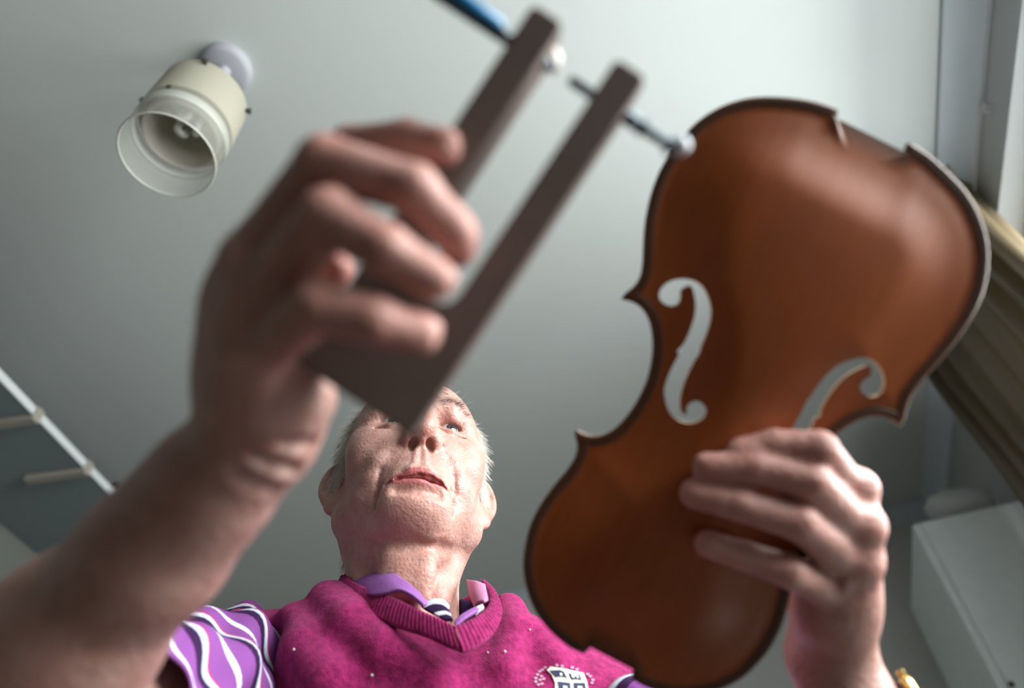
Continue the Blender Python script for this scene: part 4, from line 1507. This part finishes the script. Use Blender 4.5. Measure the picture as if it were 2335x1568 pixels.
# a few loose hairs standing away from the crown
m = np.nonzero((HEAD_V[:, 2] > 0.05) & (np.abs(HEAD_V[:, 0]) > 0.03) & (HEAD_V[:, 1] < 0.06))[0]
pick = rng.choice(m, 50)
out = HEAD_V[pick] - np.array([0, -0.014, 0.028]); out /= np.linalg.norm(out, axis=1)[:, None]
strands('loose_hair', 'hair_white', HEAD_V[pick], out + rng.normal(size=(50, 3)) * 0.5, rng.uniform(0.008, 0.02, 50), 0.00016, 0.25)['kind'] = 'stuff'
for s in (-1, 1):
    br = np.array([(-0.0) + s * x for x in rng.uniform(0.016, 0.052, 170)])
    cand = HEAD_V[(HEAD_V[:, 1] > 0.045) & (HEAD_V[:, 2] > 0.013) & (HEAD_V[:, 2] < 0.038)]
    rts = []
    for x in br:
        zc = 0.0255 + 0.004 * math.sin((abs(x) - 0.016) / 0.036 * math.pi) - 0.004 * max(0, (abs(x) - 0.04) / 0.012) + rng.normal() * 0.0026
        rts.append(cand[np.argmin((cand[:, 0] - x) ** 2 + (cand[:, 2] - zc) ** 2)])
    rts = np.array(rts)
    dirs = np.stack([s * rng.uniform(0.4, 1.2, 170), rng.uniform(0.25, 0.7, 170), rng.normal(size=170) * 0.45 + 0.1], 1)
    strands('eyebrow', 'hair_grey' if s > 0 else 'hair_grey', rts, dirs, rng.uniform(0.005, 0.011, 170), 0.00017, 0.18)

# ------------------------------------------------------------------ clothes
Z0 = CAM_Z


def knit_material(name, c0, c1):
    m = bpy.data.materials.new(name); m.use_nodes = True
    nt = m.node_tree; b = nt.nodes['Principled BSDF']
    tc = nt.nodes.new('ShaderNodeTexCoord')
    n1 = nt.nodes.new('ShaderNodeTexNoise'); n1.inputs['Scale'].default_value = 160; n1.inputs['Detail'].default_value = 6
    n2 = nt.nodes.new('ShaderNodeTexNoise'); n2.inputs['Scale'].default_value = 900; n2.inputs['Detail'].default_value = 3
    for n in (n1, n2):
        nt.links.new(tc.outputs['Object'], n.inputs['Vector'])
    r = nt.nodes.new('ShaderNodeValToRGB')
    r.color_ramp.elements[0].position = 0.35; r.color_ramp.elements[0].color = (c0[0] * AL, c0[1] * AL, c0[2] * AL, 1)
    r.color_ramp.elements[1].position = 0.65; r.color_ramp.elements[1].color = (c1[0] * AL, c1[1] * AL, c1[2] * AL, 1)
    nt.links.new(n1.outputs['Fac'], r.inputs['Fac']); nt.links.new(r.outputs['Color'], b.inputs['Base Color'])
    ad_ = nt.nodes.new('ShaderNodeMath'); ad_.operation = 'ADD'
    nt.links.new(n1.outputs['Fac'], ad_.inputs[0]); nt.links.new(n2.outputs['Fac'], ad_.inputs[1])
    bp = nt.nodes.new('ShaderNodeBump'); bp.inputs['Strength'].default_value = 0.7; bp.inputs['Distance'].default_value = 0.0025
    nt.links.new(ad_.outputs[0], bp.inputs['Height']); nt.links.new(bp.outputs['Normal'], b.inputs['Normal'])
    b.inputs['Roughness'].default_value = 0.95
    b.inputs['Specular IOR Level'].default_value = 0.15
    b.inputs['Sheen Weight'].default_value = 0.2
    b.inputs['Sheen Tint'].default_value = (1.0, 0.45, 0.75, 1)
    MATS[name] = m


knit_material('magenta_knit', (0.27, 0.011, 0.095), (0.44, 0.026, 0.168))
material('purple_jersey', (0.30, 0.115, 0.38), 0.9, spec=0.15, noise=(400, (0.38, 0.16, 0.47), 3, 0.3), bump=(900, 0.4, 0.001))
material('pink_jersey', (0.62, 0.26, 0.45), 0.9, spec=0.15, bump=(900, 0.4, 0.001))
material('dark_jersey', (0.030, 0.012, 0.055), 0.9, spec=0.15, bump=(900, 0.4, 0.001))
material('white_jersey', (0.72, 0.76, 0.84), 0.9, spec=0.15, bump=(900, 0.4, 0.001))
material('dark_trousers', (0.05, 0.05, 0.06), 0.9)
material('shoe_leather', (0.03, 0.02, 0.015), 0.4)


def torso(X, Y, Z):
    """bare torso under the clothes"""
    d = d_ell(X, Y, Z, (-0.105, 0.712, Z0 + 0.080), (0.180, 0.152, 0.245))
    d = smin(d, d_cone(X, Y, Z, (-0.285, 0.662, Z0 + 0.268), (-0.175, 0.668, Z0 + 0.270), 0.044, 0.040), 0.07)
    d = smin(d, d_cone(X, Y, Z, (-0.040, 0.672, Z0 + 0.255), (0.085, 0.662, Z0 + 0.190), 0.040, 0.046), 0.07)
    d = smin(d, d_cone(X, Y, Z, (-0.125, 0.668, Z0 + 0.235), (-0.125, 0.655, Z0 + 0.300), 0.060, 0.050), 0.05)
    d = smin(d, d_cone(X, Y, Z, (-0.105, 0.735, Z0 + 0.05), (-0.10, 0.855, Z0 - 0.18), 0.150, 0.150), 0.05)
    return d


def trace(fn, px, py, start=0.3):
    v = ray(px, py); v = v / np.linalg.norm(v)
    t = start
    for _ in range(120):
        p = CAMPOS + v * t
        d = float(fn(np.float64(p[0]), np.float64(p[1]), np.float64(p[2])))
        if d < 0.0003:
            return p
        t += d * 0.8
        if t > 2.5:
            break
    return CAMPOS + v * 0.68


FOLD = []          # ridges in the knit: (points, radii)


def ridge(pix, radii, sink):
    pts = []
    for (x, y) in pix:
        p = trace(lambda X, Y, Z: torso(X, Y, Z) - 0.011, x, y)
        v = ray(x, y); v /= np.linalg.norm(v)
        pts.append(p + v * sink)
    FOLD.append((pts, radii))


ridge([(745, 1368), (800, 1425), (872, 1482), (990, 1550)], [0.018, 0.021, 0.020, 0.016], 0.005)
ridge([(538, 1420), (545, 1480), (535, 1560)], [0.012, 0.015, 0.016], 0.006)
ridge([(668, 1410), (700, 1480), (755, 1560)], [0.014, 0.022, 0.022], 0.004)
ridge([(1160, 1392), (1172, 1440), (1150, 1530)], [0.016, 0.016, 0.014], 0.005)
ridge([(1225, 1455), (1262, 1510)], [0.012, 0.012], 0.007)
VALLEY = []
for pix in ([(612, 1385), (602, 1450), (575, 1520), (560, 1565)],):
    VALLEY.append([trace(lambda X, Y, Z: torso(X, Y, Z) - 0.011, x, y) for x, y in pix])

# neckline band: a ribbed strip from beside the neck, down to the point of the V and up again
def pyl(l):
    return [PY(a, b, y) for a, b, y in l]


bi = pyl([(806, 1313, 0.628), (800, 1322, 0.602), (850, 1345, 0.580), (905, 1365, 0.566), (960, 1392, 0.556), (1005, 1412, 0.550), (1036, 1428, 0.547)])
bo = pyl([(776, 1316, 0.632), (778, 1342, 0.605), (838, 1400, 0.580), (902, 1428, 0.565), (965, 1448, 0.554), (1015, 1470, 0.547), (1056, 1484, 0.544)])
ci = pyl([(1036, 1428, 0.547), (1062, 1418, 0.550), (1090, 1403, 0.558), (1108, 1388, 0.570), (1116, 1370, 0.586), (1110, 1345, 0.606), (1100, 1328, 0.628)])
co_ = pyl([(1056, 1484, 0.544), (1088, 1470, 0.548), (1122, 1446, 0.557), (1142, 1412, 0.568), (1142, 1380, 0.585), (1128, 1347, 0.606), (1106, 1326, 0.630)])


NMID = np.array([(a * 0.75 + b * 0.25) for a, b in zip(bi[1:], bo[1:])] + [(a * 0.75 + b * 0.25) for a, b in list(zip(ci, co_))[1:5]])
_o = np.argsort(NMID[:, 0]); NMID = NMID[_o]


def vcut(X, Y, Z, lift=0.0):
    """negative inside the V opening of the neckline"""
    ze = np.interp(X, NMID[:, 0], NMID[:, 2]) + lift
    d = 0.75 * (ze - Z)
    d = smax(d, NMID[0, 0] - 0.004 - X, 0.004)
    d = smax(d, X - NMID[-1, 0] - 0.004, 0.004)
    return smax(d, Y - 0.665, 0.004)


def neck_hole(X, Y, Z, r):
    return d_cone(X, Y, Z, (-0.118, 0.648, Z0 + 0.315), (-0.122, 0.646, Z0 + 0.42), r, r)


def vest_sdf(X, Y, Z):
    d = torso(X, Y, Z) - 0.011
    for pts, rr in FOLD:
        e = None
        for i in range(len(pts) - 1):
            c = d_cone(X, Y, Z, pts[i], pts[i + 1], rr[i], rr[i + 1])
            e = c if e is None else smin(e, c, 0.006)
        d = smin(d, e, 0.014)
    for pts in VALLEY:
        for a, b in zip(pts[:-1], pts[1:]):
            d = smax(d, -d_cone(X, Y, Z, a, b, 0.012, 0.012), 0.014)
    return d


F = Field([-0.325, 0.50, Z0 - 0.10], [0.16, 0.86, Z0 + 0.40], 0.0026)
F.merge(vest_sdf, F.lo, F.lo + F.n * F.h, 0)
F.merge(lambda X, Y, Z: -smax(smax(-(X + 0.283), X - 0.118, 0.01), -(Z - (Z0 - 0.09)), 0.01), F.lo, F.lo + F.n * F.h, 0.006, 'cut')
F.merge(lambda X, Y, Z: vcut(X, Y, Z), F.lo, F.lo + F.n * F.h, 0.003, 'cut')
F.merge(lambda X, Y, Z: neck_hole(X, Y, Z, 0.062), F.lo, F.lo + F.n * F.h, 0.01, 'cut')
v, q = F.mesh(); v = relax(v, q, 1)
vest = link_mesh('vest', v, q, 'magenta_knit', person)

# shirt body seen inside the neckline
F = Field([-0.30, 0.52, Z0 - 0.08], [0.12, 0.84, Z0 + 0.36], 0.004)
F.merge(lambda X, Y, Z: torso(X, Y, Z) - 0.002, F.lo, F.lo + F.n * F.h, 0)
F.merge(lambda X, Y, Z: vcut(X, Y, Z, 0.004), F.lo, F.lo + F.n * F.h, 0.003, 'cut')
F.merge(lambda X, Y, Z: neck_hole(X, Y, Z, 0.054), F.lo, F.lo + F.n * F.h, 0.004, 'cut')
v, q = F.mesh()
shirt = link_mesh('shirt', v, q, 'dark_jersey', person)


def sheet(name, rows, mat, parent, th=0.0022, n=6, m=5, colors=None):
    """smooth patch through rows of points, with thickness"""
    R_ = [catmull(r, n) for r in rows]
    colsn = len(R_[0])
    grid = [catmull([r[i] for r in R_], m) for i in range(colsn)]
    rn = len(grid[0])
    V_ = [grid[i][j] for j in range(rn) for i in range(colsn)]
    F_ = [(j * colsn + i, j * colsn + i + 1, (j + 1) * colsn + i + 1, (j + 1) * colsn + i) for j in range(rn - 1) for i in range(colsn - 1)]
    o = link_mesh(name, V_, F_, mat, parent)
    md = o.modifiers.new('thick', 'SOLIDIFY'); md.thickness = th; md.offset = 0
    return o


def ribbed(name, inner, outer, nrib, parent, mat='magenta_knit', th=0.0042):
    n = 10
    A, B = catmull(inner, n), catmull(outer, n)
    A, B = np.array(A), np.array(B)
    # resample evenly
    def rs(Q, m):
        s = np.concatenate([[0], np.cumsum(np.linalg.norm(np.diff(Q, axis=0), axis=1))])
        t = np.linspace(0, s[-1], m)
        return np.stack([np.interp(t, s, Q[:, k]) for k in range(3)], 1)
    m = nrib * 4 + 1
    A, B = rs(A, m), rs(B, m)
    V_, F_ = [], []
    W_ = 9
    for i in range(m):
        tang = A[min(i + 1, m - 1)] - A[max(i - 1, 0)]
        nr = np.cross(tang, B[i] - A[i]); nr /= np.linalg.norm(nr)
        if nr @ (CAMPOS - A[i]) < 0:
            nr = -nr
        rb = 0.00055 * math.cos(2 * math.pi * i / 4)
        prof = [(0.0, -th)] + [(w, th * 0.5 * math.sin(math.pi * (0.12 + 0.76 * w)) ** 0.6 + rb) for w in np.linspace(0.0, 1.0, W_ - 2)] + [(1.0, -th)]
        for w, hgt in prof:
            V_.append(A[i] * (1 - w) + B[i] * w + nr * hgt)
    for i in range(m - 1):
        for k in range(W_ - 1):
            F_.append((i * W_ + k, i * W_ + k + 1, (i + 1) * W_ + k + 1, (i + 1) * W_ + k))
    return link_mesh(name, V_, F_, mat, parent)


ribbed('neck_band', bi, bo, 44, vest)
ribbed('neck_band', ci, co_, 34, vest)
# back of the neckline, round behind the neck
bk0 = [bi[0], np.array([-0.185, 0.665, Z0 + 0.335]), np.array([-0.125, 0.705, Z0 + 0.345]), np.array([-0.060, 0.672, Z0 + 0.330]), ci[-1]]
bk1 = [bo[0], np.array([-0.200, 0.672, Z0 + 0.318]), np.array([-0.125, 0.722, Z0 + 0.322]), np.array([-0.045, 0.680, Z0 + 0.312]), co_[-1]]
ribbed('neck_band', bk0, bk1, 34, vest)

# collar of the shirt
sheet('collar', [pyl([(806, 1326, 0.606), (845, 1311, 0.592), (882, 1302, 0.582), (918, 1322, 0.573), (950, 1348, 0.566), (974, 1376, 0.560)]),
                 pyl([(812, 1336, 0.599), (844, 1332, 0.584), (880, 1326, 0.574), (914, 1335, 0.568), (944, 1353, 0.562), (970, 1378, 0.557)]),
                 pyl([(824, 1348, 0.592), (848, 1357, 0.577), (880, 1354, 0.568), (908, 1346, 0.563), (938, 1358, 0.558), (966, 1381, 0.554)])], 'purple_jersey', shirt, 0.003)
sheet('collar', [pyl([(1066, 1322, 0.640), (1084, 1326, 0.622), (1102, 1333, 0.616), (1106, 1334, 0.622)]),
                 pyl([(1072, 1352, 0.622), (1086, 1350, 0.606), (1104, 1352, 0.600), (1112, 1352, 0.606)]),
                 pyl([(1086, 1388, 0.600), (1090, 1376, 0.590), (1104, 1372, 0.584), (1114, 1372, 0.590)])], 'pink_jersey', shirt, 0.003)
# placket edges with their stripes
st = [((960, 1382), (985, 1368), (1010, 1370), (1022, 1384)), ((968, 1388), (988, 1380), (1008, 1382), (1022, 1392)), ((990, 1400), (1004, 1396), (1016, 1396), (1026, 1402)), ((1002, 1406), (1012, 1404), (1020, 1404), (1028, 1408)), ((1016, 1414), (1022, 1413), (1028, 1413), (1032, 1416))]
yy = [0.566, 0.562, 0.558, 0.556, 0.554]
for k, mt in enumerate(('white_jersey', 'dark_jersey', 'white_jersey', 'dark_jersey')):
    sheet('placket', [pyl([(a, b, yy[k]) for a, b in st[k]]), pyl([(a, b, yy[k + 1]) for a, b in st[k + 1]])], mt, shirt, 0.003)
sheet('placket', [pyl([(1036, 1420, 0.556), (1052, 1404, 0.560), (1072, 1392, 0.568), (1084, 1386, 0.576)]), pyl([(1040, 1428, 0.552), (1058, 1412, 0.556), (1080, 1398, 0.563), (1094, 1392, 0.570)])], 'purple_jersey', shirt, 0.003)
sheet('placket', [pyl([(1080, 1392, 0.574), (1090, 1384, 0.576), (1100, 1380, 0.580)]), pyl([(1084, 1400, 0.566), (1094, 1393, 0.570), (1104, 1388, 0.574)])], 'white_jersey', shirt, 0.003)


# striped sleeve of the raised arm
def stripe_material():
    m = bpy.data.materials.new('striped_jersey'); m.use_nodes = True
    nt = m.node_tree; b = nt.nodes['Principled BSDF']
    at = nt.nodes.new('ShaderNodeAttribute'); at.attribute_name = 'tint'
    fr_ = nt.nodes.new('ShaderNodeMath'); fr_.operation = 'FRACT'
    sx = nt.nodes.new('ShaderNodeSeparateColor')
    nt.links.new(at.outputs['Color'], sx.inputs[0]); nt.links.new(sx.outputs[0], fr_.inputs[0])
    r = nt.nodes.new('ShaderNodeValToRGB'); r.color_ramp.interpolation = 'CONSTANT'
    pu, wh, dk, pk, bl = (0.185, 0.058, 0.23, 1), (0.55, 0.58, 0.66, 1), (0.03, 0.009, 0.045, 1), (0.42, 0.03, 0.12, 1), (0.38, 0.47, 0.58, 1)
    stops = [(0, pu), (0.16, wh), (0.205, pu), (0.37, pk), (0.39, wh), (0.425, bl), (0.45, dk), (0.53, pu), (0.66, wh), (0.70, pu), (0.83, pk), (0.85, wh), (0.885, bl), (0.91, dk)]
    cr = r.color_ramp
    cr.elements[0].position = 0; cr.elements[0].color = pu
    cr.elements[1].position = stops[1][0]; cr.elements[1].color = stops[1][1]
    for p, c in stops[2:]:
        e = cr.elements.new(p); e.color = c
    nt.links.new(fr_.outputs[0], r.inputs['Fac']); nt.links.new(r.outputs['Color'], b.inputs['Base Color'])
    b.inputs['Roughness'].default_value = 0.9; b.inputs['Specular IOR Level'].default_value = 0.15
    MATS['striped_jersey'] = m


stripe_material()


def sleeve(sh, el, r0, r1, t0, t1, seed, per=0.10):
    sh, el = np.asarray(sh), np.asarray(el)
    ax = el - sh; L = np.linalg.norm(ax); ax /= L
    u = np.cross(ax, [0, 0, 1.0]); u /= np.linalg.norm(u); w = np.cross(ax, u)
    NT, NA = 70, 96
    V_, C_ = [], []
    for i in range(NT):
        t = t0 + (t1 - t0) * i / (NT - 1)
        for k in range(NA):
            a = 2 * math.pi * k / NA
            fold = 0.005 * math.sin(3 * a + 9 * t + seed) + 0.0045 * math.sin(5 * a - 16 * t + 2 * seed) + 0.003 * math.sin(9 * a + 23 * t)
            r = (r0 + (r1 - r0) * (t - t0) / (t1 - t0)) + fold
            V_.append(sh + ax * (t * L) + r * (math.cos(a) * u + math.sin(a) * w))
            C_.append(((t * L + 0.004 * math.sin(2 * a + seed) + 0.0025 * math.sin(5 * a)) / per + 10.0, 0, 0))
    F_ = [(i * NA + k, i * NA + (k + 1) % NA, (i + 1) * NA + (k + 1) % NA, (i + 1) * NA + k) for i in range(NT - 1) for k in range(NA)]
    o = link_mesh('sleeve', V_, F_, 'striped_jersey', shirt, colors=np.array(C_))
    md = o.modifiers.new('thick', 'SOLIDIFY'); md.thickness = 0.002; md.offset = 1
    return o


EL_R = c2w(A_el[None])[0] if 'A_el' in globals() else P(-110, 1705, 0.372)
SHR = np.array([-0.285, 0.655, Z0 + 0.235]); SHL = np.array([0.085, 0.665, Z0 + 0.185]); ELL = np.array([0.275, 0.575, Z0 - 0.060])
sleeve(SHR + np.array([0, 0, 0.012]), EL_R, 0.066, 0.074, -0.10, 0.62, 1.1)
sleeve(SHL, ELL, 0.064, 0.070, -0.05, 0.62, 2.3)

# trousers and shoes, below the picture
F = Field([-0.34, 0.66, -0.002], [0.14, 1.06, Z0 - 0.02], 0.008)
F.cone((-0.105, 0.855, Z0 - 0.12), (-0.105, 0.865, Z0 - 0.20), 0.160, 0.158)
for s in (-1, 1):
    F.chain([(-0.105 + s * 0.085, 0.865, Z0 - 0.20), (-0.105 + s * 0.095, 0.86, 0.50), (-0.105 + s * 0.10, 0.88, 0.09)], [0.092, 0.070, 0.060], k=0.03)
v, q = F.mesh(); link_mesh('trousers', relax(v, q, 3), q, 'dark_trousers', person)
for s in (-1, 1):
    F = Field([-0.105 + s * 0.10 - 0.07, 0.66, 0.0], [-0.105 + s * 0.10 + 0.07, 0.97, 0.12], 0.005)
    F.ell((-0.105 + s * 0.10, 0.88, 0.045), (0.042, 0.055, 0.044)); F.ell((-0.105 + s * 0.105, 0.79, 0.036), (0.046, 0.085, 0.034), k=0.04)
    v, q = F.mesh(); link_mesh('shoe', relax(v, q, 2), q, 'shoe_leather', person)

# ------------------------------------------------------------------ crest on the vest
material('crest_white', (0.80, 0.78, 0.70), 0.9)
material('crest_navy', (0.03, 0.04, 0.10), 0.9)
material('crest_pink', (0.62, 0.30, 0.45), 0.9)


def vhit(px, py, lift=0.0):
    p = trace(vest_sdf, px, py)
    v = ray(px, py); v /= np.linalg.norm(v)
    return p - v * lift


def flat(pix, lift, th=0.0008):
    """embroidered patch lying on the knit"""
    top = [vhit(x, y, lift) for x, y in pix]
    c = np.mean(top, 0)
    cc = vhit(np.mean([p[0] for p in pix]), np.mean([p[1] for p in pix]), lift)
    n = len(top)
    bot = [p + (p - CAMPOS) / np.linalg.norm(p - CAMPOS) * (th + lift) for p in top]
    vs_ = top + bot + [cc]
    fs_ = [(i, (i + 1) % n, 2 * n) for i in range(n)] + [(i, n + i, n + (i + 1) % n, (i + 1) % n) for i in range(n)]
    return vs_, fs_


def patch(name, pix, lift, mat, parent):
    mb = MB(); mb.add(*flat(pix, lift)); return mb.build(name, mat, parent)


crest = patch('crest', [(1247, 1527), (1255, 1519), (1280, 1522), (1306, 1528), (1331, 1533), (1338, 1552), (1345, 1585), (1322, 1625), (1290, 1618), (1265, 1585), (1266, 1556), (1258, 1538)], 0.0012, 'crest_white', vest)
for pix in ([(1255, 1528), (1276, 1527), (1286, 1530), (1294, 1547), (1288, 1545), (1276, 1540), (1268, 1543)], [(1297, 1533), (1304, 1548), (1318, 1547), (1326, 1550), (1322, 1537), (1312, 1541)], [(1272, 1553), (1300, 1556), (1303, 1585), (1278, 1580)], [(1308, 1556), (1334, 1556), (1338, 1583), (1311, 1586)]):
    patch('crest_field', pix, 0.0018, 'crest_navy', crest)
for pix in ([(1276, 1534), (1281, 1533), (1283, 1538), (1278, 1541)], [(1303, 1537), (1308, 1535), (1312, 1540), (1309, 1545), (1304, 1543)], [(1314, 1538), (1319, 1540), (1321, 1545), (1315, 1545)], [(1284, 1562), (1294, 1564), (1294, 1576), (1285, 1574)], [(1317, 1563), (1328, 1564), (1328, 1576), (1318, 1576)]):
    patch('crest_figure', pix, 0.0024, 'crest_white', crest)
for k, (x, y) in enumerate([(1222, 1553), (1222, 1545), (1226, 1537), (1231, 1530), (1237, 1526), (1243, 1521), (1235, 1541), (1232, 1549), (1240, 1547), (1270, 1516), (1282, 1518), (1305, 1521), (1316, 1525), (1340, 1536), (1346, 1541), (1352, 1549), (1350, 1556), (1228, 1560), (1236, 1558)]):
    a = 0.6 * k
    r = 4.2
    patch('stitch', [(x + r * math.cos(a + q), y + r * 0.7 * math.sin(a + q)) for q in np.linspace(0, 2 * math.pi, 7, endpoint=False)], 0.0012, 'crest_pink', crest)

# lint and a splinter caught in the knit
material('lint_white', (0.85, 0.82, 0.78), 0.9)
lint_txt = ['white lint speck on the vest below the neckline, left of the crest', 'white lint speck on the vest right of the neckline point', 'tiny white lint speck on the vest near the violin plate edge',
            'pale lint speck low on the vest at the bottom of the picture', 'small pale lint speck on the dark side of the vest near the sleeve']
for (x, y, r), txt in zip([(1112, 1487, 2.2), (1151, 1485, 3.0), (1208, 1435, 2.2), (848, 1539, 3.2), (670, 1480, 3.0)], lint_txt):
    c = vhit(x, y, 0.0004)
    rr = r / FPX * 0.62
    mb = MB(); mb.lathe(c, FW, [(rr * 0.2, -rr * 0.8), (rr * 0.8, -rr * 0.5), (rr, 0), (rr * 0.8, rr * 0.5), (rr * 0.2, rr * 0.8)], 8)
    tag(recenter(mb.build('lint_speck', 'lint_white', smooth=True)), txt, 'lint', 'lint on the vest')
mb = MB(); mb.tube([vhit(1098, 1418, 0.0042), vhit(1097, 1432, 0.0042), vhit(1095, 1444, 0.0040), vhit(1093, 1458, 0.0036)], [0.0003, 0.0005, 0.0008, 0.0010], 6)
tag(recenter(mb.build('wood_splinter', 'lint_white', smooth=True)), 'thin pale wood splinter stuck to the ribbed neckline of the vest', 'splinter')

# ------------------------------------------------------------------ wristwatch on the arm that holds the plate
material('watch_leather', (0.02, 0.025, 0.04), 0.5)
material('watch_gold', (0.85, 0.62, 0.22), 0.25, metallic=1.0)
material('watch_dial', (0.85, 0.83, 0.75), 0.3)
wr_c = c2w(B_wr[None])[0]; el_c = EL_L
ax = el_c - wr_c; ax /= np.linalg.norm(ax)
wc = wr_c + ax * 0.036
u = RT - ax * (RT @ ax); u /= np.linalg.norm(u); w = np.cross(ax, u)
watch = thing('wristwatch', 'gold wristwatch on a dark strap at the lower right edge of the picture', 'watch', wc)
R0 = 0.0305
rings = []
for a in np.linspace(0, 2 * math.pi, 48, endpoint=False):
    d = math.cos(a) * u + math.sin(a) * w
    rings.append([wc + d * r + ax * h for r, h in ((R0, -0.009), (R0 + 0.002, -0.009), (R0 + 0.003, 0), (R0 + 0.002, 0.009), (R0, 0.009))])
mb = MB(); mb.rings(rings, cap=False, closed=True); mb.build('strap', 'watch_leather', watch, smooth=True, angle=40)
d = (u * 0.94 - FW * 0.34); d = d - ax * (d @ ax); d /= np.linalg.norm(d)
mb = MB(); mb.lathe(wc + d * (R0 + 0.0015), d, [(0.011, 0), (0.0140, 0.002), (0.0140, 0.005), (0.012, 0.0070), (0.0115, 0.0070)], 32); case = mb.build('case', 'watch_gold', watch, smooth=True, angle=35)
mb = MB(); mb.lathe(wc + d * (R0 + 0.0082), d, [(0.0113, 0), (0.0113, 0.0008), (0.001, 0.0009)], 32); mb.build('dial', 'watch_dial', case, smooth=True, angle=35)
sd = np.cross(d, ax)
mb = MB(); mb.lathe(wc + d * (R0 + 0.005) - ax * 0.0136, -ax, [(0.002, 0), (0.0024, 0.001), (0.0024, 0.003), (0.0012, 0.0035)], 12); mb.build('crown', 'watch_gold', case, smooth=True, angle=35)

# ------------------------------------------------------------------ hearing aid behind the ear on the lit side
material('aid_shell', (0.45, 0.43, 0.42), 0.4)
glassy('aid_tube_clear', (0.75, 0.75, 0.75), 0.55, 0.1)
s = 1
el = np.array([0.0, -0.20, 0.98]); el /= np.linalg.norm(el)
ew = np.array([s * 0.84, -0.54, 0.0]); ew = ew - el * (ew @ el); ew /= np.linalg.norm(ew)
en = np.cross(el, ew); en = en if en[1] > 0 else -en
base = np.array([s * 0.0715, 0.004, -0.024])
tube = catmull([base + el * 0.036 + ew * 0.006 - en * 0.001, base + el * 0.030 + ew * 0.002 + en * 0.010, base + el * 0.012 + ew * 0.001 + en * 0.014, base - el * 0.006 + ew * 0.002 + en * 0.013, base - el * 0.012 + ew * 0.006 + en * 0.007], 5)
aid = thing('hearing_aid', 'small hearing aid with clear tube at the ear nearer the violin', 'hearing aid', h2w(base + el * 0.03 - en * 0.004))
mb = MB(); mb.tube([h2w(p) for p in tube], 0.0009, 8); mb.build('tube', 'aid_tube_clear', aid, smooth=True)
mb = MB(); mb.tube([h2w(p) for p in catmull([base + el * 0.037 + ew * 0.005 - en * 0.002, base + el * 0.034 + ew * 0.006 - en * 0.008, base + el * 0.016 + ew * 0.008 - en * 0.010], 4)], 0.0032, 10); mb.build('shell', 'aid_shell', aid, smooth=True)
mb = MB(); mb.tube([h2w(tube[5]), h2w(tube[7])], 0.0014, 8); mb.build('collar_ring', 'aid_shell', aid, smooth=True)
